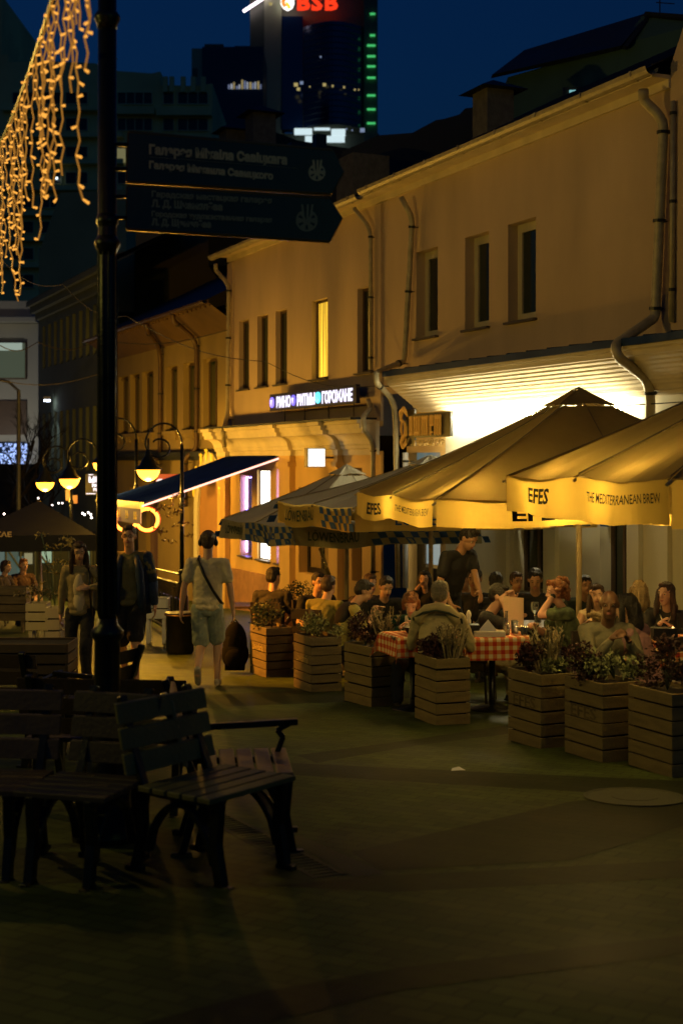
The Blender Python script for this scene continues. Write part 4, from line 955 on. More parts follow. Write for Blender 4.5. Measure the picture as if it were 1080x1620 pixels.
# ------------------------------------------------------------------ planters and plants
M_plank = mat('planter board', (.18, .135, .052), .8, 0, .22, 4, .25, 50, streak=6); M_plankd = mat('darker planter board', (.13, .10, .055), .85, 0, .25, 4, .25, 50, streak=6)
M_core = mat('planter inner liner', (.012, .01, .008), .95, 0, 0); M_soil = mat('potting soil', (.03, .022, .015), 1, 0, .3, 20)
def planter_box(label, corner, wu, wn, h, rot, m, brand, bcol, seed):
    u = V((-math.sin(rot), math.cos(rot), 0)); n = V((math.cos(rot), math.sin(rot), 0)); c = V(corner) + u * wu / 2 + n * wn / 2; c.z = gz(c.y)
    t = thing('planter', label, 'planter', c, 'wooden board planters edging the terrace'); rnd = random.Random(seed)
    mb = MB(); mb.box(c + ZV * (h / 2 - .01), wu - .04, wn - .04, h - .08, u, n); mb.build('liner', M_core, t)
    nb = 6; bh = h / nb
    mb = MB()
    for k in range(nb):
        z = bh * (k + .5) + rnd.uniform(-.003, .003); gp = .014 if k % 3 else .009; e = rnd.uniform(-.004, .004)
        mb.box(c - n * (wn / 2) + ZV * z, .02, wu, bh - gp, n, u); mb.box(c + n * (wn / 2) + ZV * z, .02, wu, bh - gp, n, u)
        mb.box(c - u * (wu / 2 + .001) + ZV * z, .018, wn + .021 + e, bh - gp, u, n); mb.box(c + u * (wu / 2 + .001) + ZV * z, .018, wn + .021, bh - gp, u, n)
    mb.build('boards', m, t, bevel=.003)
    mb = MB(); mb.box(c + ZV * (h - .05), wu - .03, wn - .03, .02, u, n); mb.build('soil', M_soil, t)
    mb = MB()
    for a, b_ in ((-1, -1), (1, -1), (1, 1), (-1, 1)): mb.box(c + n * (a * (wn / 2 - .05)) + u * (b_ * (wu / 2 - .05)) + ZV * .01, .05, .05, .03)
    mb.build('foot', M_core, t)
    if brand:
        mb = MB(); add_text(mb, brand, c - n * (wn / 2 + .0125) + u * (wu * .34) + ZV * (bh * 3.1), -u, ZV, bh * 1.25, width=wu * .68, bold=.001, extrude=.001)
        0 and add_text(mb, 'BREWERY', c - n * (wn / 2 + .0125) + u * (wu * .34) + ZV * (bh * 2.15), -u, ZV, bh * .8, width=wu * .66, bold=0, extrude=.001)
        mb.build('brand_print', bcol, t)
    return t, c
def leaves(mb, c, rx, ry, rz, n, ls, rnd, stem=True, up=.3):
    for _ in range(int(n * 1.6)):
        while True:
            q = V((rnd.uniform(-1, 1), rnd.uniform(-1, 1), rnd.uniform(-1, 1)))
            if q.length < 1: break
        p = V(c) + V((q.x * rx, q.y * ry, q.z * rz)); d = V((rnd.gauss(0, 1), rnd.gauss(0, 1), rnd.gauss(up, .8))).normalized(); s_ = ls * 1.25 * rnd.uniform(.6, 1.4)
        a = d.orthogonal().normalized(); a = Quaternion(d, rnd.uniform(0, 6.28)) @ a; mb.mi = rnd.choice((0, 0, 1, 2)) if True else 0
        mb.poly(p, p + d * s_ * .5 + a * s_ * .22, p + d * s_, p + d * s_ * .5 - a * s_ * .22)
LF = lambda k, c: [mat(k + ' leaf', c, .6, 0, .2, 30), mat(k + ' leaf light', tuple(min(1, x * 1.7) for x in c), .6, 0, .2, 30), mat(k + ' leaf dark', tuple(x * .55 for x in c), .6, 0, .2, 30)]
L_red = LF('dark red', (.045, .012, .010)); L_green = LF('green', (.06, .085, .03)); L_lime = LF('pale silvery', (.20, .22, .09)); L_dg = LF('deep green', (.025, .045, .02)); L_str = LF('straw', (.22, .18, .09)); L_org = LF('rust red', (.25, .05, .015))
def plant(name, label, cat, c, kind, sc=1.0, seed=0, group=None):
    rnd = random.Random(seed); t = thing(name, label, cat, c, group)
    c = V(c)
    if kind == 'bush':
        mb = MB()
        for k in range(9): q = c + V((rnd.uniform(-.16, .16) * sc, rnd.uniform(-.14, .14) * sc, rnd.uniform(.05, .2) * sc)); leaves(mb, q, .09 * sc, .09 * sc, .08 * sc, 60, .030, rnd)
        mb.build('foliage', L_dg, t, recalc=False)
    if kind == 'silver':
        mb = MB()
        for k in range(12): q = c + V((rnd.uniform(-.2, .2) * sc, rnd.uniform(-.13, .13) * sc, rnd.uniform(.04, .16) * sc)); leaves(mb, q, .06 * sc, .06 * sc, .06 * sc, 42, .034, rnd)
        mb.build('foliage', L_lime, t, recalc=False)
    if kind == 'red':
        mb = MB()
        for k in range(14): q = c + V((rnd.uniform(-.12, .12) * sc, rnd.uniform(-.11, .11) * sc, rnd.uniform(.03, .25) * sc)); leaves(mb, q, .06 * sc, .06 * sc, .06 * sc, 50, .028, rnd)
        mb.build('foliage', L_red, t, recalc=False)
    if kind == 'grass':
        mb = MB()
        for k in range(46):
            a = rnd.uniform(0, 6.28); l = rnd.uniform(.14, .34) * sc; o = V((rnd.uniform(-.08, .08), rnd.uniform(-.06, .06), 0)); tip = c + o + V((math.cos(a) * l * .35, math.sin(a) * l * .35, l)); mb.mi = rnd.choice((0, 1, 2))
            mb.tube([c + o, (c + o).lerp(tip, .5) + ZV * .02, tip], [.004, .009, .003], 4)
            for q in range(5): p = (c + o).lerp(tip, .5 + q * .1); d = V((rnd.gauss(0, .012), rnd.gauss(0, .012), .02)); mb.poly(p, p + d + V((.01, 0, 0)), p + d * 1.6, p + d - V((.01, 0, 0)))
        mb.build('blades', L_str, t, recalc=False)
    mb = MB()
    for k in range(7): mb.tube([c, c + V((rnd.uniform(-.1, .1), rnd.uniform(-.1, .1), .16 * sc))], .004, 4)
    mb.build('stem', L_dg[2], t)
    return t
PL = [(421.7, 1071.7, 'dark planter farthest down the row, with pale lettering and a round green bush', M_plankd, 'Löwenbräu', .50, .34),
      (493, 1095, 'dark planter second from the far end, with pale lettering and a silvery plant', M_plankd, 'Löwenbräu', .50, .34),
      (588, 1118, 'light board planter with red shrub and pale spikes before the person in mustard', M_plank, None, .50, .31),
      (690, 1147, 'light board planter left of the checked table, with grasses and dark flowers', M_plank, None, .46, .32),
      (855.7, 1184, 'light board planter right of the checked table, stamped with EFES on its left face', M_plank, 'EFES', .46, .34),
      (953, 1206, 'light board planter between two others in front of the bald person, stamped EFES', M_plank, 'EFES', .48, .34),
      (1063, 1229.5, 'light board planter nearest to the camera, cut by the right edge, with dark red shrub', M_plank, None, .50, .36)]
pc_ = []
for i, (px, py, lab, m, br, wu, wn) in enumerate(PL):
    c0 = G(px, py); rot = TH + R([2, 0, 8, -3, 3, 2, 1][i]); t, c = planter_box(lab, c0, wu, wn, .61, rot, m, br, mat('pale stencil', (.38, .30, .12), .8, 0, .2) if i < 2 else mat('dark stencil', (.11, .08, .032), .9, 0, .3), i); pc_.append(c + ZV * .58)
plant('bush', 'rounded dark green bush in the farthest dark planter', 'bush', pc_[0], 'bush', 1.25, 1)
plant('silver_plant', 'pale silvery plant spreading over the second dark planter', 'plant', pc_[1], 'silver', 1.2, 2)
plant('red_shrub', 'dark red shrub in the planter before the person in the dark vest', 'shrub', pc_[2] + V((-.06, .05, 0)), 'red', 1.15, 3)
plant('spike_grass', 'pale upright grass spikes beside the dark red shrub', 'grass tuft', pc_[2] + V((.14, -.02, 0)), 'grass', 1.2, 4)
plant('red_shrub', 'small dark flowering shrub in the planter left of the checked table', 'shrub', pc_[3] + V((-.10, .05, 0)), 'red', .75, 5)
plant('spike_grass', 'loose brown grass tuft in the planter left of the checked table', 'grass tuft', pc_[3] + V((.10, 0, 0)), 'grass', .95, 6)
plant('red_shrub', 'dark leafy shrub on the left of the planter right of the checked table', 'shrub', pc_[4] + V((-.1, .05, 0)), 'red', .85, 7)
plant('spike_grass', 'tall straw grass in the planter right of the checked table', 'grass tuft', pc_[4] + V((.02, .05, 0)), 'grass', 1.15, 8)
plant('silver_plant', 'small pale green plant at the right of the planter stamped with EFES', 'plant', pc_[4] + V((.14, .0, 0)), 'silver', .7, 9)
plant('red_shrub', 'dark shrub on the left in the planter before the bald person', 'shrub', pc_[5] + V((-.12, .05, 0)), 'red', 1.0, 10)
plant('silver_plant', 'pale cauliflower-like plant in the planter before the bald person', 'plant', pc_[5] + V((.09, .0, .02)), 'silver', 1.0, 11)
plant('red_shrub', 'big dark red shrub in the nearest planter at the right edge', 'shrub', pc_[6] + V((-.03, .0, 0)), 'red', 1.45, 12)
t = thing('rust_flower', 'rust orange flower cluster at the right edge in the nearest planter', 'flower', pc_[6] + V((.16, -.1, .08))); mb = MB(); leaves(mb, pc_[6] + V((.16, -.12, .14)), .1, .1, .09, 160, .04, random.Random(5)); mb.build('foliage', L_org, t, recalc=False)

# ------------------------------------------------------------------ tables with checked cloths
def check_mat():
    m = bpy.data.materials.new('red checked cloth'); m.use_nodes = True; t = m.node_tree; N = t.nodes; L = t.links; b = N['Principled BSDF']; b.inputs['Roughness'].default_value = .9
    uv = N.new('ShaderNodeUVMap'); sx = N.new('ShaderNodeSeparateXYZ'); L.new(uv.outputs[0], sx.inputs[0]); outs = []
    for i in (0, 1):
        mu = N.new('ShaderNodeMath'); mu.operation = 'MULTIPLY'; mu.inputs[1].default_value = 12.5; L.new(sx.outputs[i], mu.inputs[0])
        fr = N.new('ShaderNodeMath'); fr.operation = 'FRACT'; L.new(mu.outputs[0], fr.inputs[0]); gt = N.new('ShaderNodeMath'); gt.operation = 'GREATER_THAN'; gt.inputs[1].default_value = .5; L.new(fr.outputs[0], gt.inputs[0]); outs.append(gt)
    ad = N.new('ShaderNodeMath'); ad.operation = 'ADD'; L.new(outs[0].outputs[0], ad.inputs[0]); L.new(outs[1].outputs[0], ad.inputs[1]); dv = N.new('ShaderNodeMath'); dv.operation = 'MULTIPLY'; dv.inputs[1].default_value = .5; L.new(ad.outputs[0], dv.inputs[0])
    rp = N.new('ShaderNodeValToRGB'); rp.color_ramp.interpolation = 'CONSTANT'; e = rp.color_ramp.elements; e[0].color = (.75, .62, .36, 1); e[1].position = .75; e[1].color = (.48, .03, .01, 1); q = e.new(.25); q.color = (.62, .22, .06, 1)
    L.new(dv.outputs[0], rp.inputs[0]); L.new(rp.outputs[0], b.inputs['Base Color']); return m
M_check = check_mat()
def cloth(label, c, wx, wy, rot, drop, seed):
    X = V((math.cos(rot), math.sin(rot), 0)); Y = V((-math.sin(rot), math.cos(rot), 0)); rnd = random.Random(seed); n_ = 34
    ex, ey = wx / 2 + drop, wy / 2 + drop; vs = []; uvs = []
    for i in range(n_ + 1):
        for j in range(n_ + 1):
            a = -ex + 2 * ex * i / n_; b_ = -ey + 2 * ey * j / n_; da = max(0, abs(a) - wx / 2); db = max(0, abs(b_) - wy / 2); dd = max(da, db) if min(da, db) == 0 else math.hypot(da, db)
            ca = max(-wx / 2, min(wx / 2, a)); cb = max(-wy / 2, min(wy / 2, b_)); o = .01 + dd * .05 * (1 + math.sin((a + b_) * 11 + seed)) if dd > 0 else 0
            p = V(c) + X * (ca + math.copysign(min(da, 1e9) and o, a)) + Y * (cb + math.copysign(min(db, 1e9) and o, b_)) + ZV * (-dd * (.97))
            if da == 0 and db == 0: p = V(c) + X * a + Y * b_
            if da > 0 and db > 0:
                p += X * math.copysign(.25 * min(da, db), a) + Y * math.copysign(.25 * min(da, db), b_)
            vs.append(p); uvs.append((a + 5, b_ + 5))
    fs = [(i * (n_ + 1) + j, (i + 1) * (n_ + 1) + j, (i + 1) * (n_ + 1) + j + 1, i * (n_ + 1) + j + 1) for i in range(n_) for j in range(n_)]
    me = bpy.data.meshes.new('tablecloth'); me.from_pydata([tuple(v - V(c)) for v in vs], [], fs); ul = me.uv_layers.new(name='UVMap')
    for lp in me.loops: ul.data[lp.index].uv = uvs[lp.vertex_index]
    me.polygons.foreach_set('use_smooth', [True] * len(fs)); o = link('tablecloth', me, M_check, None); o.location = c; tag(o, label, 'tablecloth', 'red checked tablecloths'); return o
M_tw = mat('dark table wood', (.08, .05, .03), .5, 0, .2, 5)
def table(label, c, wx, wy, rot, h=.74, group='terrace tables'):
    c = V(c); c.z = gz(c.y); t = thing('table', label, 'table', c, group); X = V((math.cos(rot), math.sin(rot), 0)); Y = V((-math.sin(rot), math.cos(rot), 0))
    mb = MB(); mb.box(c + ZV * (h - .015), wx, wy, .03, X, Y); mb.build('tabletop', M_tw, t, bevel=.004)
    mb = MB(); mb.smooth = True; mb.lathe(c, [(.22, 0), (.21, .02), (.035, .05), (.03, h - .06), (.12, h - .03)], 14); mb.build('pedestal', M_iron, t); return t, c + ZV * (h + .006)
trot = TH * .35
T2, T2c = table('pedestal table under the checked cloth with candle and napkins, between two planters', PG(778, 13.9), .62, .62, trot)
cloth('red and cream checked cloth on the table with the candle', T2c, .64, .64, trot, .22, 1)
T1, T1c = table('pedestal table before the person in the green cardigan', PG(653, 13.95), .48, .48, trot)
cloth('small red checked cloth with one hanging corner before the green cardigan', T1c, .50, .50, trot + .2, .2, 2)
T3, T3c = table('pedestal table at the right edge behind the nearest planter', PG(1083, 13.2), .7, .7, trot)
cloth('red checked cloth at the right edge', T3c, .72, .72, trot, .2, 3)
T4, T4c = table('bare dark table between the people in the back row by the wall', PG(836, 15.6), .8, .7, trot)
T5, T5c = table('bare dark table among the people at the far end of the terrace', PG(525, 17.6), .8, .7, trot)
T6, T6c = table('small round-footed table behind the person in the dark shirt', PG(400, 20), .6, .6, trot)
M_cglass = mat('clear glassware', (.8, .85, .8), .05, 0, 0, trans=.9, spec=.6); M_ceram = mat('white ceramic', (.7, .66, .55), .35, 0, .05)
def item(name, label, cat, fn, m): mb = MB(); mb.smooth = True; p = fn(mb); o = mb.build(name, m); return tag(o, label, cat)
cx = T2c
def candle(label, p, e=1.1):
    t = thing('candle_glass', label, 'candle', p); mb = MB(); mb.smooth = True; mb.lathe(p, [(.026, 0), (.036, .01), (.038, .085), (.034, .085), (.032, .012), (.001, .012)], 16, cap=False); mb.build('glass', M_cglass, t)
    mb = MB(); mb.smooth = True; mb.lathe(p + ZV * .013, [(.025, 0), (.025, .02)], 12); mb.build('wax', M_ceram, t)
    mb = MB(); mb.smooth = True; mb.lathe(p + ZV * .036, [(.001, 0), (.007, .01), (.005, .022), (.001, .035)], 8); mb.build('flame', glow('candle flame', (1, .62, .15), 55), t)
    ld = bpy.data.lights.new('candle', 'POINT'); ld.energy = e; ld.color = (1, .5, .14); ld.shadow_soft_size = .015; lo = bpy.data.objects.new('flame_light', ld); COL.objects.link(lo); lo.parent = t; lo.location = (0, 0, .11)
candle('small glass with burning candle on the checked table', cx + V((.30, -.12, 0)), 2.6)
candle('candle glass on the checked table before the green cardigan', T1c + V((.02, .05, 0)), 1.6)
candle('candle glass on the checked table at the right edge', T3c + V((-.1, .05, 0)), 2.2)
candle('candle glass glimmering on the dark table in the back row', T4c + V((.1, 0, 0)), .5)
item('drinking_glass', 'straight clear tumbler beside the candle', 'glass', lambda mb: mb.lathe(cx + V((.22, .0, 0)), [(.028, 0), (.034, .005), (.038, .13), (.035, .13), (.031, .01), (.001, .01)], 16, cap=False), M_cglass)
item('glass_bottle', 'slim clear bottle near the candle on the checked table', 'bottle', lambda mb: mb.lathe(cx + V((.13, -.08, 0)), [(.033, 0), (.034, .10), (.015, .16), (.013, .22), (.016, .23)], 14), M_cglass)
item('pepper_mill', 'pale turned pepper mill beside the napkin box', 'mill', lambda mb: mb.lathe(cx + V((-.22, .10, 0)), [(.028, 0), (.028, .03), (.018, .06), (.024, .11), (.016, .14), (.026, .17), (.02, .20), (.008, .22)], 14), M_ceram)
nb = thing('napkin_box', 'low pale box with folded napkins standing in it', 'napkin box', cx + V((-.05, -.2, 0))); mb = MB(); c = cx + V((-.05, -.2, 0)); mb.box(c + ZV * .025, .30, .14, .05); mb.build('tray', M_ceram, nb, bevel=.004)
mb = MB(); mb.poly(c + V((-.10, -.01, .05)), c + V((.06, -.02, .05)), c + V((-.01, 0, .16))); mb.poly(c + V((-.10, .03, .05)), c + V((.08, .03, .05)), c + V((-.01, .01, .16))); mb.poly(c + V((-.10, -.01, .05)), c + V((-.1, .03, .05)), c + V((-.01, 0, .16))); mb.build('napkin', M_white, nb)
mb = MB(); mb.box(cx + V((-.27, -.12, .055)), .26, .16, .10); o = mb.build('menu_stand', M_black, bevel=.004); tag(o, 'black box-shaped menu stand on the checked table behind the pale sweater', 'menu stand')
item('sauce_bottle', 'slim dark sauce bottle with red cap before the green cardigan', 'bottle', lambda mb: mb.lathe(T1c + V((.13, -.16, 0)), [(.028, 0), (.03, .11), (.012, .17), (.012, .22)], 12), mat('dark bottle glass', (.03, .012, .008), .1, 0, 0))
item('serving_bowl', 'black bowl on the checked table before the green cardigan', 'bowl', lambda mb: mb.lathe(T1c + V((0, -.08, 0)), [(.05, 0), (.11, .07), (.115, .075), (.04, .02), (.001, .02)], 16, cap=False), M_black)
item('wine_glass', 'tall stemmed glass on the back table before the person in dark shirt', 'glass', lambda mb: mb.lathe(T4c + V((.05, -.1, 0)), [(.035, 0), (.005, .01), (.005, .11), (.04, .15), (.045, .2), (.04, .24)], 14, cap=False), M_cglass)
mb = MB(); mb.box(T3c + V((-.22, -.1, .06)), .22, .16, .11); o = mb.build('menu_stand', M_black, bevel=.004); tag(o, 'black box-shaped menu stand before the smiling person at the right edge', 'menu stand')

# ------------------------------------------------------------------ chairs
M_chair = mat('dark bistro chair', (.035, .025, .018), .5, .1, .1)
def make_chair(wick=False):
    t = thing('wicker_chair' if wick else 'terrace_chair', '', 'chair', (0, 0, 0), 'wicker chairs' if wick else 'dark terrace chairs')
    m = mat('honey wicker', (.28, .19, .09), .8, 0, .3, 60, .8, 140) if wick else M_chair
    mb = MB(); mb.box((0, 0, .44), .43, .42, .035); mb.build('seat', m, t, world=False, bevel=.006)
    for i, (x, y) in enumerate(((-.19, .18), (.19, .18), (-.19, -.18), (.19, -.18))):
        mb = MB(); mb.tube([(x, y * 1.1, 0), (x, y, .43)] + ([(x, y - .08, .86)] if y < 0 else []), .014, 8); mb.build('leg', m, t, world=False)
    mb = MB()
    if wick:
        for k in range(14): x = -.2 + .4 * k / 13; mb.tube([(x, -.19, .46), (x, -.21 - .03 * math.cos(x * 7), .88)], .011, 5)
        for k in range(9): z = .5 + .045 * k; mb.tube([(-.21, -.19, z), (0, -.245, z), (.21, -.19, z)], .008, 5)
        mb.tube([(-.22, -.16, .88), (-.15, -.24, .89), (.15, -.24, .89), (.22, -.16, .88)], .02, 8)
    else:
        mb.box((0, -.255, .80), .40, .02, .12); mb.box((0, -.235, .62), .40, .018, .06)
    mb.build('backrest', m, t, world=False); return t
ch0 = make_chair(); wk0 = make_chair(True); CH = {'n': 0, 'w': 0}
def seat_chair(p, az, label, wick=False):
    k = 'w' if wick else 'n'; q = V((p[0], p[1], gz(p[1])))
    if CH[k] == 0: o = wk0 if wick else ch0; o.location = q; o.rotation_euler = (0, 0, az); o['label'] = label
    else: o = dup(wk0 if wick else ch0, q, az, label)
    CH[k] += 1; return o

# ------------------------------------------------------------------ slatted benches round the signpost
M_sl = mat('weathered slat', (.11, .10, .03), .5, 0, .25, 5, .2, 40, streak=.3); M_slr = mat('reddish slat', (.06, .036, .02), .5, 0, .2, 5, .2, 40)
def bench(label, c, az, L, m, arms=True, group='slatted benches round the signpost'):
    """local: +y is where the sitter looks; c is centre on the ground"""
    t = thing('bench', label, 'bench', (c[0], c[1], gz(c[1])), group, az); D = .50
    mb = MB()
    for k in range(5): y = -D / 2 + .05 + k * (D - .1) / 4 + .0; mb.box((0, y + .03, .445), L, .085, .028)
    mb.build('seat', m, t, world=False, bevel=.004)
    mb = MB()
    for k in range(3): z = .55 + k * .125; mb.box((0, -D / 2 - .045 - (z - .5) * .22, z), L, .026, .105, ax=V((1, 0, 0)), ay=V((0, 1, -.22)).normalized() * -1, az=V((0, .22, 1)).normalized() * 1 if False else V((0, -.22, 1)).normalized())
    mb.build('backrest', m, t, world=False, bevel=.004)
    for s_ in (-1, 1):
        x = s_ * (L / 2 - .09); mb = MB(); w_ = .045
        def flat(pts, wd):      # cast-iron flat bar following pts in the y-z plane
            pts = [V((0, a, b_)) for a, b_ in pts]
            for a, b_ in zip(pts[:-1], pts[1:]):
                d = (b_ - a).normalized(); pr = V((0, -d.z, d.y)); mb.box((a + b_) / 2 + V((x, 0, 0)), w_, wd, (b_ - a).length + wd * .3, V((1, 0, 0)), pr, d)
        flat([(D / 2 + .02, 0), (D / 2 - .02, .22), (D / 2, .43)], .06); flat([(-D / 2 - .07, 0), (-D / 2 - .01, .22), (-D / 2 - .0, .43), (-D / 2 - .075, .60), (-D / 2 - .165, .87)], .04)
        flat([(-D / 2 - .01, .415), (D / 2, .415)], .035)
        arc = [(D / 2 - .03 - (D - .06) * k / 12, .12 + .26 * math.sin(math.pi * (k / 12)) ** .6) for k in range(13)]; flat(arc, .03)
        flat([(D / 2 - .02, 0.01), (D / 2 + .08, .01)], .03); flat([(-D / 2 - .12, .01), (-D / 2 - .02, .01)], .03)
        if arms is True or (arms == 'far' and s_ < 0): flat([(D / 2 - .04, .43), (D / 2 - .0, .54), (D / 2 - .03, .58), (D / 2 + .05, .625)], .03); flat([(-D / 2 - .06, .60), (D / 2 + .08, .625)], .035)
        mb.build('side_frame', M_iron, t, world=False, bevel=.004)
    return t
def az_of(dx, dy): return math.atan2(dy, dx) - math.pi / 2
bench('near slatted bench seen from its front corner, right of the signpost, with pale back slats', (-.65, 7.24), az_of(.80, -.60), .66, M_sl, arms=False)
bench('slatted bench behind the near right one, its slats coloured as if lamp-lit', (-.56, 7.86), az_of(.995, .10), .66, mat('slat with painted lamplight', (.34, .22, .09), .45, 0, .25, 5, .2, 40), arms='far')  # lamp light painted in as a paler, warmer slat colour
bench('dark reddish slatted bench at the left edge in front of the signpost', (-1.93, 7.32), az_of(-.10, -.99), .80, M_slr, arms=False)
bench('narrow near-black bench in front of the signpost foot, between its two neighbours', (-1.29, 7.16), az_of(-.30, -.95), .50, mat('near black slat', (.035, .025, .016), .6, 0, .2, 5, .2, 40), arms=False)
bench('long dark bench seen from behind, beyond the signpost, with a lamp-lit end', (-1.42, 9.0), az_of(.1, .99), 1.05, M_slr)
bench('dark bench at the left edge farther back beside the trough planter', (-2.75, 10.9), az_of(.2, .98), 1.2, M_slr)
bench('small dark bench just right of the signpost foot, near the walking person', (-1.98, 10.6), az_of(-.9, .3), .7, M_slr)

# trough planter on legs, left
def trough(label, x0, x1, Y, h0, h1, m, nb, legs=True, ret=.3, plantk=None, gp=.02):
    a = PG(x0, Y); b_ = PG(x1, Y); w_ = b_.x - a.x; c = (a + b_) / 2; c.z = gz(Y); t = thing('trough_planter', label, 'planter', c, 'board troughs on legs')
    mb = MB(); bh = (h1 - h0) / nb
    for k in range(nb):
        z = c.z + h0 + bh * (k + .5); mb.box((c.x, Y, z), w_, .02, bh - gp); mb.box((c.x, Y + ret, z), w_, .02, bh - gp)
        for s_ in (-1, 1): mb.box((c.x + s_ * (w_ / 2 + .011), Y + ret / 2, z), .02, ret, bh - gp)
    mb.build('boards', m, t, bevel=.003)
    mb = MB(); mb.box((c.x, Y + ret / 2, c.z + (h0 + h1) / 2 + .01), w_ - .03, ret - .04, (h1 - h0) * .8); mb.build('liner', M_core, t)
    if legs:
        for s_ in (-1, 1):
            for y in (0.03, ret - .03): mb = MB(); mb.box((c.x + s_ * (w_ / 2 - .05), Y + y, c.z + h0 / 2), .05, .05, h0); mb.build('leg', m, t)
    return t, V((c.x, Y + ret / 2, c.z + h1))
trough('dark board trough on legs at the left edge behind the benches', -60, 105, 14.6, .16, .60, mat('brown trough board', (.10, .06, .03), .7, 0, .2, 4), 4, ret=.55)
trough('dim long trough before the black parasol at the left edge', -60, 40, 25, .2, .8, M_plankd, 4, ret=.4)
M_wb = mat('white board', (.50, .44, .3), .6, 0, .06, 8)
t, q = trough('white board trough on legs shining in lamp light, left of the walking pair', 43, 72, 20.5, .33, .74, M_wb, 3, ret=.3); t, q2 = trough('second white board trough close behind the shining one', 74, 94, 20.0, .2, .70, M_wb, 3, ret=.3)
trough('white board trough on thin legs between the signpost and the person in headphones', 229, 264, 22.5, .38, .72, M_white, 2, ret=.3)
def weed(label, base, h, seed, m, spread=.2):
    rnd = random.Random(seed); t = thing('tall_plant', label, 'plant', base); mb = MB()
    for k in range(4): e = base + V((rnd.uniform(-spread, spread), rnd.uniform(-.1, .1), h * rnd.uniform(.7, 1))); mb.tube([base, base.lerp(e, .5) + V((rnd.uniform(-.05, .05), 0, 0)), e], .005, 4); 
    mb.build('stem', L_dg[1], t); mb = MB()
    for k in range(9): c = base + V((rnd.uniform(-spread, spread), rnd.uniform(-.1, .1), h * rnd.uniform(.3, 1.05))); leaves(mb, c, .13, .08, .025, 13, .05, rnd, up=0)
    mb.build('foliage', m, t, recalc=False); return t
weed('tall thin plant with flat leaf tiers behind the person in the beige jacket', q2, 1.05, 4, LF('painted-lamplight leaf', (.30, .24, .07)), .22)  # leaf colour yellowed and brightened to paint in lamp light
weed('low tufted plant in the shining white trough', q, .22, 5, L_str, .25)
for k, (px, y0, y1, Y, lab) in enumerate(((262, 780, 860, 26.5, 'leafy hanging plant on the near lamp post, left clump'), (286, 780, 850, 27.8, 'leafy hanging plant on the near lamp post, right clump'))):
    rnd = random.Random(k); c = P(px, (y0 + y1) / 2, Y); t = thing('hanging_plant', lab, 'plant', c); mb = MB()
    for j in range(12): leaves(mb, c + V((rnd.uniform(-.25, .25), rnd.uniform(-.1, .1), rnd.uniform(-.5, .4))), .07, .06, .035, 8, .055, rnd)
    mb.build('foliage', LF('dry painted-lamplight leaf', (.20, .11, .035)), t, recalc=False)  # warm lamp light is mixed into this dry leaf colour
# wrought railing between lamps
rl = thing('iron_railing', 'ornate wrought iron railing glinting beside the lamp post', 'railing', PG(265, 25)); mb = MB(); mb2 = MB()
a = PG(238, 27) ; b_ = PG(283, 22.5)
for z in (.15, .95, 1.1): mb.tube([a + ZV * z, b_ + ZV * z], .018, 6)
mb.build('rail', M_iron, rl); mb = MB()
for k in range(26):
    p = a.lerp(b_, k / 25); mb.tube([p + ZV * .1, p + ZV * .95], .01, 5)
    if k % 3 == 1:
        pts = [p + (b_ - a).normalized() * (.11 * math.cos(q_)) + ZV * (.55 + .16 * math.sin(q_)) for q_ in [6.28 * j / 12 for j in range(13)]]; mb.tube(pts, .009, 5)
mb.build('bars', M_iron, rl)
bn = thing('litter_bin', 'dark round litter bin at the foot of the near lamp post', 'bin', PG(285, 20.5)); c = PG(285, 20.5); mb = MB(); mb.smooth = True; mb.lathe(c, [(.17, 0), (.2, .05), (.2, .55), (.22, .56), (.22, .60), (.16, .60)], 20); mb.build('body', M_iron, bn); mb = MB(); mb.smooth = True; mb.lathe(c + ZV * .56, [(.223, 0), (.223, .02)], 20); mb.build('rim', mat('brass rim', (.35, .2, .06), .35, .6), bn)
bg_ = thing('backpack', 'black backpack on a chair right of the person in headphones', 'bag', PG(372, 17.6)); c = PG(372, 17.6); mb = MB(); mb.smooth = True; mb.ell(c + ZV * .36, .15, .12, .28, nu=16, nv=12); mb.ell(c + ZV * .24, .17, .14, .2, nu=16, nv=12); mb.box(c + ZV * .26, .24, .2, .42); mb.ell(c + ZV * .2 + V((0, -.1, 0)), .12, .07, .13); mb.build('body', mat('black nylon', (.004, .004, .005), .9, 0, .1, 20, .2, 30, spec=.08), bg_); mb = MB(); mb.tube([c + V((-.06, 0, .60)), c + V((0, 0, .67)), c + V((.06, 0, .60))], .012, 6); mb.build('handle', M_black, bg_)

# ------------------------------------------------------------------ signpost
pY = 8.0; pb_ = PG(170, pY); sgp = thing('signpost', 'tall black fluted signpost carrying two arrow signs', 'signpost', pb_)
mb = MB(); mb.smooth = True
zt_ = P(0, -120, pY).z - pb_.z; zz = lambda y: P(0, y, pY).z - pb_.z
mb.lathe(pb_, [(.052, .5), (.052, zt_)], 20); mb.build('pole', M_iron, sgp)
mb = MB(); mb.smooth = True
for y, r in ((28, .072), (385, .072), (350, .062)):
    z = zz(y); mb.lathe(pb_ + ZV * (z - .04), [(.052, -.03), (r * .8, 0), (r, .03), (r, .05), (.052, .08)], 20)
build_split(mb, 'collar', M_iron, sgp)
mb = MB(); mb.smooth = True; zb_ = zz(1000)
mb.lathe(pb_, [(.2, 0), (.2, .05), (.15, .1), (.14, .35), (.11, .45), (.085, .52), (.1, .56), (.075, .6), (.072, zb_ - .05), (.09, zb_ - .02), (.092, zb_ + .01), (.06, zb_ + .04), (.053, zb_ + .08)], 20)
mb.build('base', M_iron, sgp)
mb = MB()
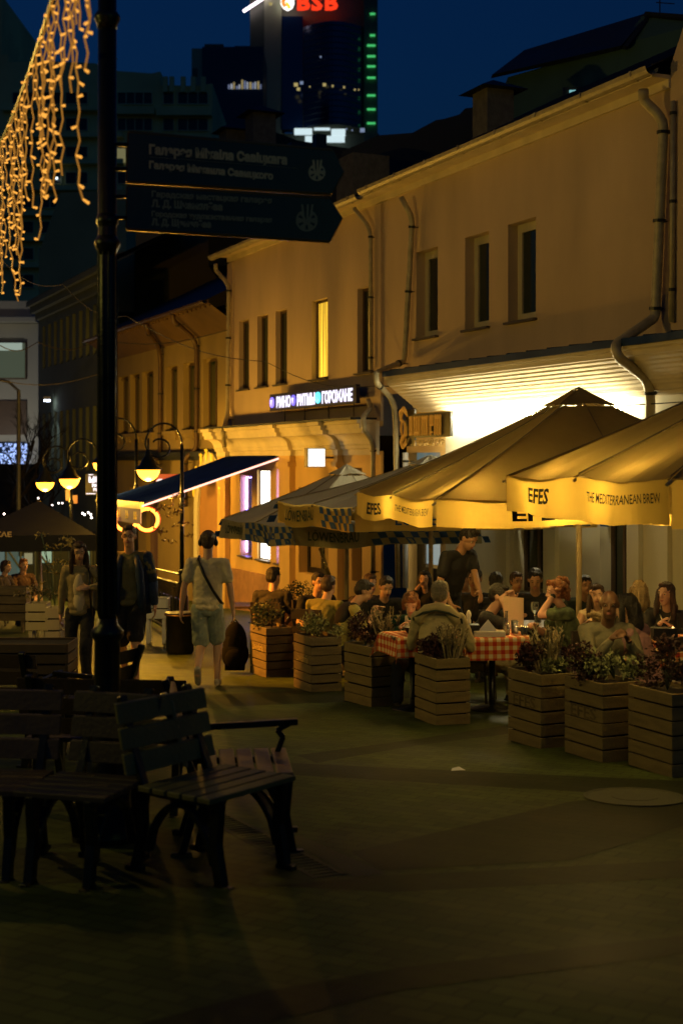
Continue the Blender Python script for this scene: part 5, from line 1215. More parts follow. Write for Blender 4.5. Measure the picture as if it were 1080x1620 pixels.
for k in range(10): a = 6.283 * k / 10; o_ = V((math.cos(a), math.sin(a), 0)); mb.tube([pb_ + o_ * .05 + ZV * (zb_ + .1), pb_ + o_ * .05 + ZV * zz(400)], .007, 4)
mb.build('flute', M_iron, sgp)
M_sgn = mat('dark green sign enamel', (.008, .022, .022), .35, 0, .1); M_brass = mat('brass edge', (.32, .2, .07), .35, .7, .15)
M_gl = mat('gold lettering', (.75, .60, .30), .5, 0, .1); M_gl2 = mat('dull lettering', (.34, .32, .18), .55, 0, .1)
def arrow(label, tlx, tly, trx, tr_y, brx, bry, blx, bly, tipx, tipy, lines, mletter, ic):
    Yd = pY
    # the board recedes: its right end is farther away
    Yr = pY + .22
    def pt(x, y): k = (x - 200) / 340; return P(x, y, Yd + (Yr - Yd) * k)
    t = thing('arrow_sign', label, 'sign', pt(tlx, bly), 'arrow signs on the signpost')
    out = [pt(tlx, tly), pt(trx, tr_y), pt(tipx, tipy), pt(brx, bry), pt(blx, bly)]
    nrm = (out[1] - out[0]).cross(ZV).normalized(); nrm = nrm if nrm.y < 0 else -nrm
    mb = MB(); mb.prism(out, -nrm * .025); mb.build('board', M_sgn, t)
    mb = MB()
    mb.tube([out[0] - nrm * .012, out[1] - nrm * .012], .014, 6); mb.tube([out[4] - nrm * .012, out[3] - nrm * .012], .014, 6); mb.tube([out[1] - nrm * .012, out[2] - nrm * .012, out[3] - nrm * .012], .008, 6); mb.tube([out[0] - nrm * .012, out[4] - nrm * .012], .008, 6)
    mb.build('edge', M_brass, t)
    mb = MB()
    for body, x0, y0, x1, y1, hpx, bd in lines:
        a, b_ = pt(x0, y0), pt(x1, y1); ax = (b_ - a).normalized(); add_text(mb, body, a + nrm * .004, ax, ZV, hpx / F * Yd * 1.38, width=(b_ - a).length, bold=bd, extrude=.001, res=2)
    mb.build('lettering', mletter, t)
    # palette emblem
    icx, icy, ir = ic; c = pt(icx, icy); r = ir / F * Yd; ax = (pt(icx + 10, icy) - pt(icx, icy)).normalized()
    mb = MB(); ring = lambda k, rr: c + nrm * .004 + (ax * math.cos(k) + ZV * math.sin(k)) * rr
    for k in range(18):     # palette body as a broken ring with holes
        a0, a1 = 6.283 * k / 18, 6.283 * (k + 1) / 18
        if 1.0 < a0 < 1.9: continue
        mb.poly(ring(a0, r), ring(a1, r), ring(a1, r * .82), ring(a0, r * .82)); mb.poly(ring(a0, r * .38), ring(a1, r * .38), c + nrm * .004)
        if k % 3 != 1: mb.poly(ring(a0, r * .82), ring(a1, r * .82), ring(a1, r * .38), ring(a0, r * .38))
    for dx in (-.25, .05, .3): mb.poly(c + nrm * .005 + ax * (dx * r - .006), c + nrm * .005 + ax * (dx * r + .006), c + nrm * .005 + ax * (dx * 1.7 * r + .006) + ZV * r * 1.45, c + nrm * .005 + ax * (dx * 1.7 * r - .006) + ZV * r * 1.45)
    mb.build('palette_emblem', mletter, t)
    mb = MB()
    for y in ((tly * 3 + bly) / 4, (tly + bly * 3) / 4): mb.tube([pt(tlx, y) - nrm * .012, pt(172, y)], .012, 6)
    mb.build('bracket', M_iron, t)
arrow('upper arrow sign with bright gold lettering and palette emblem', 204, 209, 526, 238, 524, 306, 201, 286, 543, 272,
      [('Галерэя Міхаіла Савіцкага', 236, 243, 454, 260, 14, .004), ('Галерея Михаила Савицкого', 236, 266, 432, 284, 11, .003), ('_' * 36, 237, 248, 470, 266, 3, 0)], M_gl, (501, 273, 14))
arrow('lower arrow sign with four dull lines of lettering and palette emblem', 202, 294, 520, 314, 522, 381, 201, 361, 541, 345,
      [('Гарадская мастацкая галерэя', 240, 311, 430, 322, 9, .002), ('Л. Д. Шчамялёва', 240, 327, 352, 333, 11, .003), ('Городская художественная галерея', 240, 342, 430, 352, 8, .002), ('Л. Д. Щемелёва', 240, 356, 334, 360, 10, .003)], M_gl2, (485, 349, 18))

# ------------------------------------------------------------------ icicle lights
M_ic = glow('amber icicle bulb', (1.0, .42, .06), 1.2); M_icw = glow('amber wire glow', (1.0, .40, .05), .33)
cab0 = P(150, -230, 6.2); cab1 = P(-40, 290, 11.5)
cab = thing('light_cable', 'sagging dark cable carrying the amber icicle lights at the top left', 'cable', cab0); mb = MB()
cpt = lambda k: cab0.lerp(cab1, k) - ZV * (.25 * math.sin(math.pi * k))
mb.tube([cpt(k / 20) for k in range(21)], .016, 6); mb.build('cable_line', M_black, cab)
rnd = random.Random(21)
drops = []
K = 44
for k in range(K):
    u = (k / (K - 1)) ** 1.25 * .93 + .0; p = cpt(u); L = rnd.choice((.55, .8, 1.0, 1.2)) * rnd.uniform(.85, 1.1) * (1.08 - .28 * u)
    t = thing('icicle_strand', 'hanging zigzag strand of small amber bulbs on the cable at the top left', 'string light', p, 'amber icicle light strands')
    pts = [p]; q = p.copy(); n_ = int(L / .07); s_ = 1; mb2 = MB()
    lean = rnd.uniform(-.004, .004)
    for j in range(n_):
        s_ = -s_; q = q + V((s_ * rnd.uniform(.004, .022) + lean, rnd.uniform(-.006, .006), -.07)); pts.append(q.copy())
        if j % 2 == 0 or rnd.random() < .3: d = V((rnd.choice((-1, 1)) * rnd.uniform(.012, .03), rnd.uniform(-.01, .01), rnd.uniform(-.02, .008))); mb2.tube([q, q + d], [.005, .0075], 5)
    mb = MB(); mb.tube(pts, .0046, 5); mb.build('wire', M_icw, t); build_split(mb2, 'bulb', M_ic, t)

# ------------------------------------------------------------------ cables across the street
def wire(label, pts, r=.012):
    a = [P(*p) for p in pts]; o = None; mb = MB(); out = []
    for i in range(len(a) - 1):
        for k in range(8): out.append(a[i].lerp(a[i + 1], k / 8) - ZV * (.2 * math.sin(math.pi * k / 8)))
    out.append(a[-1]); mb.tube(out, r, 5); o = mb.build('overhead_wire', mat('dull cable', (.05, .045, .03), .7, 0, .1)); tag(o, label, 'wire', 'wires over the street'); return o
wire('long thin wire sloping down from the top left to the wine bar sign', [(-10, 398, 20), (100, 450, 23), (200, 500, 25), (420, 572, 27), (600, 610, 25)], .007)
wire('dark wire crossing level at the left over the pale building', [(-10, 540, 30), (60, 541, 32), (155, 538, 34), (360, 522, 33)], .011)
wire('thin lower wire crossing before the pale building', [(-10, 600, 34), (155, 592, 36)], .01)

# ------------------------------------------------------------------ left background: black parasol, glazed kiosk, tree, boards
bp = thing('black_parasol', 'big black parasol with pale Cyrillic lettering at the left edge', 'parasol', PG(60, 29)); mb = MB(); Yq = 28
c = P(62, 792, Yq + 1.7); e_ = [P(-60, 848, Yq), P(152, 846, Yq), P(152, 846, Yq + 3.4), P(-60, 848, Yq + 3.4)]
for i in range(4): mb.poly(e_[i], e_[(i + 1) % 4], c)
mb.build('canopy', mat('black canvas', (.012, .012, .012), .7, 0, .1), bp); mb = MB()
mb.poly(e_[0], e_[1], e_[1] - ZV * .32, e_[0] - ZV * .32); mb.build('valance', MATS['black canvas'], bp)
mb = MB(); add_text(mb, 'МИНСКАЕ', P(-48, 849, Yq - .03), V((1, 0, 0)), ZV, .13, width=67 / F * Yq, bold=.004); mb.build('lettering', mat('gold beer lettering', (.5, .28, .06), .6, 0, 0, emit=(1, .5, .1), es=.12), bp)
mb = MB(); mb.tube([PG(66, Yq + 1.7), c], .035, 8); mb.build('pole', M_wood, bp)
kk = thing('glazed_kiosk', 'glazed kiosk front with framed panes behind the black parasol', 'kiosk', PG(60, 44)); Yk = 42
mb = MB(); mb.prism([P(-60, 1010, Yk), P(-60, 846, Yk), P(152, 846, Yk), P(152, 1010, Yk)], V((0, 2, 0))); mb.build('wall', mat('kiosk dark wall', (.02, .03, .028), .5), kk)
for k, (x0, x1, y0, y1, cl) in enumerate(((-20, 8, 862, 920, (.05, .08, .07)), (12, 30, 860, 925, (.03, .05, .04)), (66, 82, 858, 890, (.18, .26, .17)), (40, 52, 875, 892, (.16, .15, .08)), (134, 142, 858, 900, (.12, .16, .08)), (28, 38, 880, 905, (.04, .07, .06)))):
    mb = MB(); a, b_ = P(x0, y1, Yk), P(x1, y0, Yk); mb.box(((a.x + b_.x) / 2, Yk - .05, (a.z + b_.z) / 2), b_.x - a.x, .08, b_.z - a.z); mb.build('lit_pane', glow('kiosk pane %d' % k, cl, 1.4), kk)
mb = MB()
for x in (-5, 10, 33, 56, 63, 84, 110, 131, 145): mb.tube([P(x, 1000, Yk - .15), P(x, 848, Yk - .15)], .03, 4)
mb.tube([P(66, 880, Yk - .2), P(84, 905, Yk - .2)], .03, 4); mb.tube([P(10, 866, Yk - .2), P(33, 900, Yk - .2)], .03, 4)
mb.build('frame', mat('grey kiosk frame', (.12, .15, .13), .5), kk)
dk = thing('dark_shopfront', 'dark closed shopfront under the bare tree at the left', 'building', PG(30, 60)); Yz = 62; mb = MB(); mb.prism([P(-60, 1010, Yz), P(-60, 734, Yz), P(62, 734, Yz), P(62, 790, Yz), P(150, 795, Yz), P(150, 1010, Yz)], V((0, 3, 0))); mb.build('wall', mat('dark frontage', (.03, .028, .02), .8, 0, .2), dk)
for k, (x, y) in enumerate(((61, 788), (83, 799), (93, 796), (99, 796), (7, 813), (131, 812), (134, 814), (140, 811), (144, 814), (145, 819))):
    mb = MB(); mb.smooth = True; p = P(x, y, 30.5 if y > 800 else 45); mb.ell(p, .022, .022, .022, nu=8, nv=6); o = mb.build('small_lamp', glow('small white lamp', (1, .85, .75), 9)); o['group'] = 'tiny white lamps around the black parasol'
    tag(o, 'tiny white point lamp among those above the black parasol', 'lamp')
# red sign under the lamps, white programme board
rs = thing('red_shop_sign', 'red lit sign with white letters partly behind the awning', 'sign', P(262, 765, 34)); mb = MB(); a = P(247, 774, 34); b_ = P(282, 750, 34); mb.box((a + b_) / 2, b_.x - a.x, .08, b_.z - a.z); mb.build('board', glow('red sign face', (.9, .03, .01), .55), rs)
mb = MB(); add_text(mb, 'СТ', P(247, 770, 33.9), V((1, 0, 0)), ZV, .24, width=.4, bold=.01, extrude=.01); mb.build('lettering', glow('white sign letter', (1, .8, .75), 1.5), rs)
wb = thing('programme_board', 'dark board with white lit lettering just left of the signpost', 'sign', P(150, 781, 38)); mb = MB(); a = P(136, 783, 38); b_ = P(170, 750, 38); mb.box((a + b_) / 2, b_.x - a.x, .06, b_.z - a.z); mb.build('board', M_black, wb); mb = MB()
for s_, x, y, h in (('МВЦ', 140, 763, .16), ('РАЗ', 146, 770, .08), ('ВЦ', 148, 777, .08)): add_text(mb, s_, P(x, y, 37.9), V((1, 0, 0)), ZV, h * 1.3, bold=.008, extrude=.005)
mb.box(P(144, 751, 37.9), .12, .02, .02); mb.box(P(144, 781, 37.9), .25, .02, .02); mb.build('lettering', glow('white board letters', (1, .9, .95), 1.6), wb)
ro = thing('red_flag_sign', 'small red hanging sign behind the left lamp pole', 'sign', P(113, 788, 38)); mb = MB(); mb.box(P(117, 790, 38.2), .2, .04, .22); mb.box(P(108, 783, 38.2), .12, .04, .3); mb.build('board', glow('dull red cloth', (.8, .05, .01), .5), ro)
# bare tree and slim mast
def bare_tree(label, base, h, seed):
    rnd = random.Random(seed); t = thing('bare_tree', label, 'tree', base); mb = MB()
    def br(p, d, L, r, lv):
        q = p + d * L; mb.tube([p, p.lerp(q, .5) + V((rnd.uniform(-.05, .05) * L, 0, 0)), q], [r, r * .8, r * .6], 5)
        if lv == 0: return
        for k in range(3 if lv > 1 else 4):
            e = (d + V((rnd.uniform(-.9, .9), rnd.uniform(-.6, .6), rnd.uniform(-.15, .6)))).normalized(); br(p.lerp(q, rnd.uniform(.5, 1)), e, L * rnd.uniform(.55, .75), r * .55, lv - 1)
    br(base, V((0, 0, 1)), h * .38, h * .018, 5); mb.build('trunk', mat('dark bark', (.03, .025, .02), .9, 0, .2), t); return t
bare_tree('bare dark tree against the pale building at the left edge', PG(14, 50), 7.2, 5)
bare_tree('bare thin tree right of the pale building, before the far house corner', PG(66, 52), 7.0, 9)
mb = MB(); mb.tube([PG(30, 46), P(30, 618, 46), P(14, 604, 46), P(-20, 596, 46)], [.09, .06, .05, .04], 8); o = mb.build('mast', mat('grey mast', (.16, .17, .15), .5, .3)); tag(o, 'slim grey lamp mast rising before the pale left building', 'mast')
# hedge of small bush behind the terrace end, entrance lectern
plant('potted_bush', 'leafy potted bush on the terrace behind the person in the dark shirt', 'bush', PG(458, 21) + ZV * .6, 'bush', 1.6, 33)
mb = MB(); c = PG(458, 21); mb.lathe(c, [(.18, 0), (.24, .55), (.26, .6), (.2, .6)], 16); o = mb.build('flower_pot', mat('terracotta pot', (.2, .09, .04), .8)); tag(o, 'terracotta pot holding the leafy bush behind the terrace', 'pot')
mb = MB(); mb.smooth = True; mb.tube([P(506, 867, 22), P(522, 915, 22)], .03, 8); o = mb.build('folded_parasol_pole', mat('glossy brass pole', (.6, .42, .12), .25, .6)); tag(o, 'slanting glossy pole catching the light by the dark door', 'pole')
# ------------------------------------------------------------------ people
def blob(mb, voxel, it=3):
    me = mb.mesh('blob'); o = bpy.data.objects.new('blob', me); COL.objects.link(o)
    m = o.modifiers.new('r', 'REMESH'); m.mode = 'VOXEL'; m.voxel_size = voxel; m.use_smooth_shade = True
    if it: s_ = o.modifiers.new('s', 'SMOOTH'); s_.factor = .5; s_.iterations = it
    dg = bpy.context.evaluated_depsgraph_get(); out = bpy.data.meshes.new_from_object(o.evaluated_get(dg)); bpy.data.objects.remove(o); bpy.data.meshes.remove(me); return out
SK = {'light': mat('fair skin', (.52, .30, .19), .5, 0, .06, 20), 'tan': mat('tanned skin', (.36, .19, .10), .5, 0, .06, 20), 'dark': mat('brown skin', (.17, .085, .045), .45, 0, .06, 20)}
HR = {'black': mat('black hair', (.010, .008, .007), .5, 0, .3, 40, .6, 90), 'brown': mat('brown hair', (.045, .022, .012), .5, 0, .3, 40, .6, 90), 'blond': mat('blond hair', (.26, .17, .07), .5, 0, .3, 40, .6, 90), 'grey': mat('short grey hair', (.15, .13, .09), .6, 0, .3, 60, .5, 120), 'auburn': mat('auburn hair', (.17, .06, .015), .5, 0, .3, 40, .8, 80)}
M_eyew = mat('eye white', (.6, .58, .52), .2, 0, 0); M_iris = mat('iris', (.015, .012, .01), .15, 0, 0); M_lip = mat('lips', (.32, .10, .08), .5, 0, 0)
NRG = np.random.RandomState(5)
def ripple(me, a1, f1, a2, f2):
    n = len(me.vertices); co = np.empty(n * 3); no = np.empty(n * 3); me.vertices.foreach_get('co', co); me.vertex_normals.foreach_get('vector', no); co = co.reshape(-1, 3); no = no.reshape(-1, 3)
    def nz(F, k):
        r = np.zeros(n)
        for _ in range(k): d = NRG.normal(size=3); d /= np.linalg.norm(d); r += np.sin((co * np.array(F)) @ d * NRG.uniform(1.6, 3.4) + NRG.uniform(0, 6.28) + .8 * np.sin((co * np.array(F)) @ NRG.normal(size=3)))
        return r / math.sqrt(k)
    d = a1 * .6 * nz(f1, 5) + a2 * .6 * nz((f2, f2, f2), 5); co += no * d[:, None]; me.vertices.foreach_set('co', co.ravel()); me.update(); return me
def rotz(a): return Matrix.Rotation(a, 3, 'Z')
def rotx(a): return Matrix.Rotation(a, 3, 'X')
def roty(a): return Matrix.Rotation(a, 3, 'Y')
def ik(a, b_, l1, l2, pole):
    d = b_ - a; L = min(d.length, (l1 + l2) * .995); dn = d.normalized(); x = (l1 * l1 - l2 * l2 + L * L) / (2 * L); h = math.sqrt(max(0, l1 * l1 - x * x))
    p = V(pole) - dn * V(pole).dot(dn); p.normalize(); return a + dn * x + p * h, a + dn * L
def hand(mb, w_, d, palm, side, curl, s_=1.0):
    """w_ wrist, d forearm direction, palm normal (towards the palm side), side = towards the thumb"""
    d = d.normalized(); side = (side - d * side.dot(d)).normalized(); pn = d.cross(side); pn = pn if pn.dot(palm) > 0 else -pn
    M = Matrix((side, d, pn)).transposed(); c = w_ + d * .05 * s_
    mb.ell(c, .042 * s_, .052 * s_, .017 * s_, M)
    mb.cone(w_ - d * .01, .026 * s_, w_ + d * .03 * s_, .025 * s_, 10)
    for k, (o_, l) in enumerate(((.028, .072), (.010, .082), (-.009, .076), (-.027, .060))):
        p = w_ + d * .09 * s_ + side * o_ * s_; a = curl * (1 + .12 * k); sp = side * (o_ * 1.2)
        dd = (d * math.cos(a * .5) + pn * math.sin(a * .5) + sp).normalized(); q = p + dd * l * .45 * s_
        d2 = (d * math.cos(a * 1.2) + pn * math.sin(a * 1.2) + sp * .6).normalized(); r = q + d2 * l * .33 * s_; d3 = (d * math.cos(a * 1.8) + pn * math.sin(a * 1.8)).normalized(); e = r + d3 * l * .26 * s_
        mb.cone(p - d * .02, .0095 * s_, q, .0088 * s_, 8); mb.cone(q, .0088 * s_, r, .0082 * s_, 8); mb.cone(r, .0082 * s_, e, .0072 * s_, 8)
    t0 = w_ + d * .028 * s_ + side * .030 * s_; t1 = t0 + (side * .8 + d * .7 + pn * .25).normalized() * .042 * s_; t2 = t1 + (side * .25 + d * .8 + pn * (.3 + curl * .4)).normalized() * .034 * s_
    mb.cone(t0, .014 * s_, t1, .011 * s_, 8); mb.cone(t1, .011 * s_, t2, .009 * s_, 8)
def person(label, loc, az, pose='stand', h=1.75, skin='light', hair=('short', 'brown'), top=('tee', (.5, .45, .35)), bottom=('long', (.03, .03, .04)), shoes=(.04, .035, .03),
           lean=.06, side_lean=0, yaw=0, pitch=0, roll=0, hl=None, hr=None, fl=None, fr=None, curl=.5, female=False, vox=.009, extras=(), group=None, seat=.46, twist=0, pole_l=None, pole_r=None, topmat=None, palm_l=None, palm_r=None, hs=1.0):
    k = h / 1.75; X = lambda x, y, z: V((x, y, z)) * k
    t = thing('person', label, 'person', (loc[0], loc[1], loc[2] if len(loc) > 2 else gz(loc[1])), group, az)
    if pose == 'sit': pel = V((0, .02, seat + .10 * k)); hips = [pel + X(s_ * .09, .02, -.02) for s_ in (-1, 1)]; knees = [V((s_ * .13 * k, .44 * k, seat + .06)) for s_ in (-1, 1)]; feet = [V((s_ * .13 * k, .42 * k + (.06 if s_ > 0 else -.04), .075)) for s_ in (-1, 1)]
    else: pel = X(0, 0, .96); hips = [pel + X(s_ * .09, 0, -.05) for s_ in (-1, 1)]; feet = [X(-.10, .0, .08), X(.10, .0, .08)]
    if fl is not None: feet[0] = V(fl)
    if fr is not None: feet[1] = V(fr)
    if pose != 'sit' or fl is not None: knees = [ik(hips[i], feet[i], .44 * k, .44 * k, V((0, 1, .0)))[0] for i in (0, 1)]
    T = rotz(twist) @ rotx(-lean) @ roty(side_lean)
    tp = lambda x, y, z: pel + T @ X(x, y, z)      # torso space
    sw = .168 if female else .195
    sh = [tp(-sw, 0, .47), tp(sw, 0, .47)]; nk = tp(0, .0, .53); hd0 = tp(0, .035, .60)
    HM = rotz(twist) @ rotx(-lean * .4) @ rotz(yaw) @ rotx(-pitch) @ roty(roll); hc = hd0 + HM @ X(0, .01, .105)
    arms = []
    for i, tgt in ((0, hl), (1, hr)):
        s_ = -1 if i == 0 else 1
        if tgt is None: tgt = (tp(s_ * .27, .06, -.06) if pose != 'sit' else V((s_ * .13, .36, seat + .20)))
        else: tgt = V(tgt)
        pole = (pole_l if i == 0 else pole_r) or V((s_ * .55, -.6, -.6))
        el, wr = ik(sh[i], tgt, .29 * k, .26 * k, pole); arms.append((sh[i], el, wr, s_))
    # ----- body
    mb = MB()
    mb.ell(pel + T @ X(0, 0, .0), .15 * k, .105 * k, .11 * k, T); mb.ell(tp(0, 0, .14), .125 * k, .09 * k, .14 * k, T); mb.ell(tp(0, .005, .33), (.145 if female else .165) * k, .105 * k, .17 * k, T); mb.cone(sh[0] * .85 + sh[1] * .15, .055 * k, sh[1] * .85 + sh[0] * .15, .055 * k)
    mb.cone(nk - T @ X(0, 0, .03), (.045 if female else .058) * k, hd0 + T @ X(0, .005, .04), (.042 if female else .055) * k)
    ch = lambda x, y, z: hc + HM @ X(x, y, z)
    mb.ell(ch(0, -.008, .025), .076 * k, .096 * k, .092 * k, HM); mb.ell(ch(0, .028, -.045), (.052 if female else .060) * k, .062 * k, .070 * k, HM); mb.ell(ch(0, .062, -.092), .024 * k, .022 * k, .022 * k, HM)
    mb.cone(ch(0, .082, .02), .009 * k, ch(0, .104, -.022), .0125 * k, 8); mb.ell(ch(0, .092, -.028), .018 * k, .012 * k, .010 * k, HM)
    mb.ell(ch(-.03, .076, .03), .026 * k, .012 * k, .009 * k, HM); mb.ell(ch(.03, .076, .03), .026 * k, .012 * k, .009 * k, HM)
    mb.ell(ch(0, .084, -.056), .022 * k, .010 * k, .010 * k, HM)
    for s_ in (-1, 1): mb.ell(ch(s_ * .076, -.008, -.002), .011 * k, .020 * k, .032 * k, HM)
    for a, e, w_, s_ in arms:
        mb.cone(a, .050 * k, a.lerp(e, .5), .044 * k); mb.cone(a.lerp(e, .5), .044 * k, e, .037 * k); mb.cone(e, .038 * k, e.lerp(w_, .35), .038 * k); mb.cone(e.lerp(w_, .35), .038 * k, w_, .025 * k)
        d = (w_ - e).normalized(); pal = (palm_l if s_ < 0 else palm_r) or V((-s_, 0, -.2)); tside = V((0, 1, .2)) if abs(d.z) > .6 else V((-s_ * .9, 0, .5))
        hand(mb, w_, d, pal, tside, curl, k * hs)
    for i in (0, 1):
        mb.cone(hips[i], .085 * k, knees[i], .056 * k); mb.cone(knees[i], .054 * k, knees[i].lerp(feet[i], .35), .052 * k); mb.cone(knees[i].lerp(feet[i], .35), .052 * k, feet[i], .036 * k)
        mb.cone(feet[i] + V((0, 0, -.03)), .035 * k, feet[i] + V((0, .13 * k, -.045)), .027 * k)
    me = blob(mb, vox, 3); body = link('body', me, SK[skin], t)
    # ----- face pieces
    for s_ in (-1, 1):
        q = MB(); q.smooth = True; q.ell(ch(s_ * .031, .077, .010), .011 * k, .008 * k, .006 * k, HM); e_ = q.build('eye', M_eyew, t, world=False); q = MB(); q.smooth = True; q.ell(ch(s_ * .031, .0838, .010), .0062 * k, .0035 * k, .0055 * k, HM); q.build('iris', M_iris, e_, world=False)
    q = MB(); q.smooth = True; q.ell(ch(0, .0925, -.053), .024 * k, .006 * k, .0045 * k, HM); q.ell(ch(0, .0925, -.062), .020 * k, .006 * k, .005 * k, HM); q.build('lips', M_lip, t, world=False)
    # ----- hair
    st, hcol = hair; hm = HR[hcol]
    if st != 'bald':
        q = MB()
        q.ell(ch(0, -.022, .045), .086 * k, .098 * k, .088 * k, HM); q.ell(ch(0, -.055, .0), .078 * k, .062 * k, .075 * k, HM)
        q.ell(ch(0, .040, .100), .058 * k, .045 * k, .026 * k, HM)
        rr = random.Random(hash(label) % 1000 if False else len(label))
        if st == 'long':
            for s_ in (-1, 1): q.cone(ch(s_ * .075, .005, .03), .028 * k, ch(s_ * .095, .01, -.12), .032 * k); q.cone(ch(s_ * .095, .01, -.12), .032 * k, ch(s_ * .10, .035, -.25), .022 * k)
            q.cone(ch(0, -.07, 0), .07 * k, ch(0, -.085, -.16), .065 * k); q.cone(ch(-.045, -.08, -.14), .05 * k, ch(-.05, -.08, -.27), .03 * k); q.cone(ch(.045, -.08, -.14), .05 * k, ch(.05, -.08, -.27), .03 * k)
        if st == 'bob':
            for s_ in (-1, 1): q.cone(ch(s_ * .074, -.005, .03), .028 * k, ch(s_ * .078, -.01, -.07), .026 * k)
            q.cone(ch(0, -.07, 0), .065 * k, ch(0, -.07, -.07), .05 * k); q.ell(ch(0, .062, .082), .066 * k, .028 * k, .022 * k, HM)
        if st == 'curly':
            for j in range(46):
                a = rr.uniform(0, 6.28); z = rr.uniform(-.09, .13); r = .085 + .03 * (1 - abs(z - .02) / .15); y = math.sin(a) * r - .03
                if y > .03 and z < .06: continue
                q.ell(ch(math.cos(a) * r, y, z), .030 * k, .030 * k, .026 * k)
        me = ripple(blob(q, .006, 1), .005, (60, 60, 14), .003, 160)
        link('hair', me, hm, t)
        q = MB(); q.smooth = True
        for s_ in (-1, 1): q.tube([ch(s_ * .017, .0885, .032), ch(s_ * .032, .091, .037), ch(s_ * .047, .083, .031)], [.003, .004, .002], 5)
        q.build('eyebrows', hm, t, world=False)
    # ----- top
    kind, col = top; tm = topmat or mat('cloth %.2f %.2f %.2f' % col, col, .9, 0, .10, 8, .35, 35)
    q = MB(); inf = .016 * k
    q.ell(tp(0, 0, .14), .128 * k + inf, .092 * k + inf, .15 * k, T); q.ell(tp(0, .005, .33), (.148 if female else .168) * k + inf, .106 * k + inf, .17 * k, T); q.cone(sh[0] * .86 + sh[1] * .14, .058 * k + inf * .6, sh[1] * .86 + sh[0] * .14, .058 * k + inf * .6)
    w0, w1 = (.150, .142) if female else (.172, .168)
    for z_, rz_ in ((-.04, .065), (.03, .10), (.12, .16), (.20, .16), (.26, .16)): q.ell(tp(0, 0, z_), w0 * k + inf * .6, (.132 if z_ < .1 else .118) * k + inf * .4, rz_ * k, T)
    if kind in ('jacket', 'shirt', 'sweater'): q.ell(nk - T @ X(0, .012, .012), .068 * k, .062 * k, .028 * k, T)
    for a, e, w_, s_ in arms:
        if kind == 'tee': m_ = a.lerp(e, .62); q.cone(a, .066 * k, m_, .072 * k)
        elif kind == 'sleeveless': q.cone(a, .052 * k, a.lerp(e, .08), .05 * k)
        else: q.cone(a, .065 * k, e, .054 * k); q.cone(e, .054 * k, e.lerp(w_, .92), .038 * k)
    link('jacket' if kind == 'jacket' else 'shirt', ripple(blob(q, .0105, 3), .008, (11, 11, 7), .004, 34), tm, t)
    if kind == 'jacket' and female:   # open front: pale top panel
        pass
    # ----- bottom and shoes
    bk, bc = bottom; bm_ = mat('cloth %.2f %.2f %.2f' % bc, bc, .9, 0, .12, 8, .35, 35); q = MB()
    q.ell(pel + X(0, 0, -.05), .152 * k, .108 * k, .10 * k); 
    for i in (0, 1):
        if bk == 'shorts': m_ = hips[i].lerp(knees[i], .92); q.cone(hips[i], .100 * k, m_, .100 * k)
        else: q.cone(hips[i], .097 * k, knees[i], .075 * k); q.cone(knees[i], .075 * k, feet[i].lerp(knees[i], .06), .064 * k)
    link('shorts' if bk == 'shorts' else 'trousers', ripple(blob(q, .011, 2), .011, (12, 12, 6), .004, 34), bm_, t)
    for i in (0, 1):
        q = MB(); f_ = feet[i]; dn = (f_ - knees[i]).normalized(); tz = 0
        if pose == 'walkaway' and i == 0:   # lifted heel: sole towards the viewer
            fw = V((0, -.35, -.9)).normalized() * -1; fw = V((0, .45, -.89)).normalized(); q.cone(f_ + fw * -.03, .042 * k, f_ + fw * .14 * k, .040 * k)
        else: q.cone(f_ + V((0, -.02, -.035)), .042 * k, f_ + V((0, .14 * k, -.045)), .034 * k); q.ell(f_ + V((0, .05, -.062)), .045 * k, .135 * k, .018)
        link('shoe', blob(q, .009, 2), mat('shoe %.2f' % shoes[0], shoes, .6, 0, .1), t)
    info = dict(t=t, tp=tp, ch=ch, arms=arms, k=k, HM=HM, T=T, pel=pel, hips=hips, knees=knees)
    for ex in extras: ex(info)
    return info
def child(name, m):
    def deco(fn):
        def run(I): mb = MB(); mb.smooth = True; fn(mb, I); mb.build(name, m, I['t'], world=False)
        return run
    return deco
AZ = lambda dx, dy: math.atan2(dy, dx) - math.pi / 2      # local +y looks along (dx, dy)
PI = math.pi
# walking pair
@child('cream_top', mat('cream camisole', (.62, .5, .34), .85, 0, .06))
def camis(mb, I): tp, k = I['tp'], I['k']; mb.ell(tp(0, .062, .27), .085 * k, .085 * k, .19 * k, I['T']); mb.ell(tp(0, .056, .08), .085 * k, .095 * k, .18 * k, I['T'])
@child('bag_strap', M_black)
def strapL(mb, I): tp = I['tp']; mb.tube([tp(-.10, -.08, .50), tp(-.115, .05, .50), tp(-.135, .13, .35), tp(-.15, .14, .1), tp(-.16, .10, -.1)], .014, 6)
person('walking person with long dark hair, beige jacket over cream top, left of the signpost', PG(127, 16.2), AZ(.05, -1), 'stand', 1.61, 'light', ('long', 'brown'), ('jacket', (.30, .23, .11)), ('long', (.012, .012, .016)), female=True, hl=(-.13, .19, 1.13), hr=(.22, .0, .80), yaw=.15, pitch=.22, fl=(-.09, .14, .08), fr=(.1, -.16, .09), extras=(camis, strapL), vox=.008, pole_l=V((-1, -.1, -.5)))
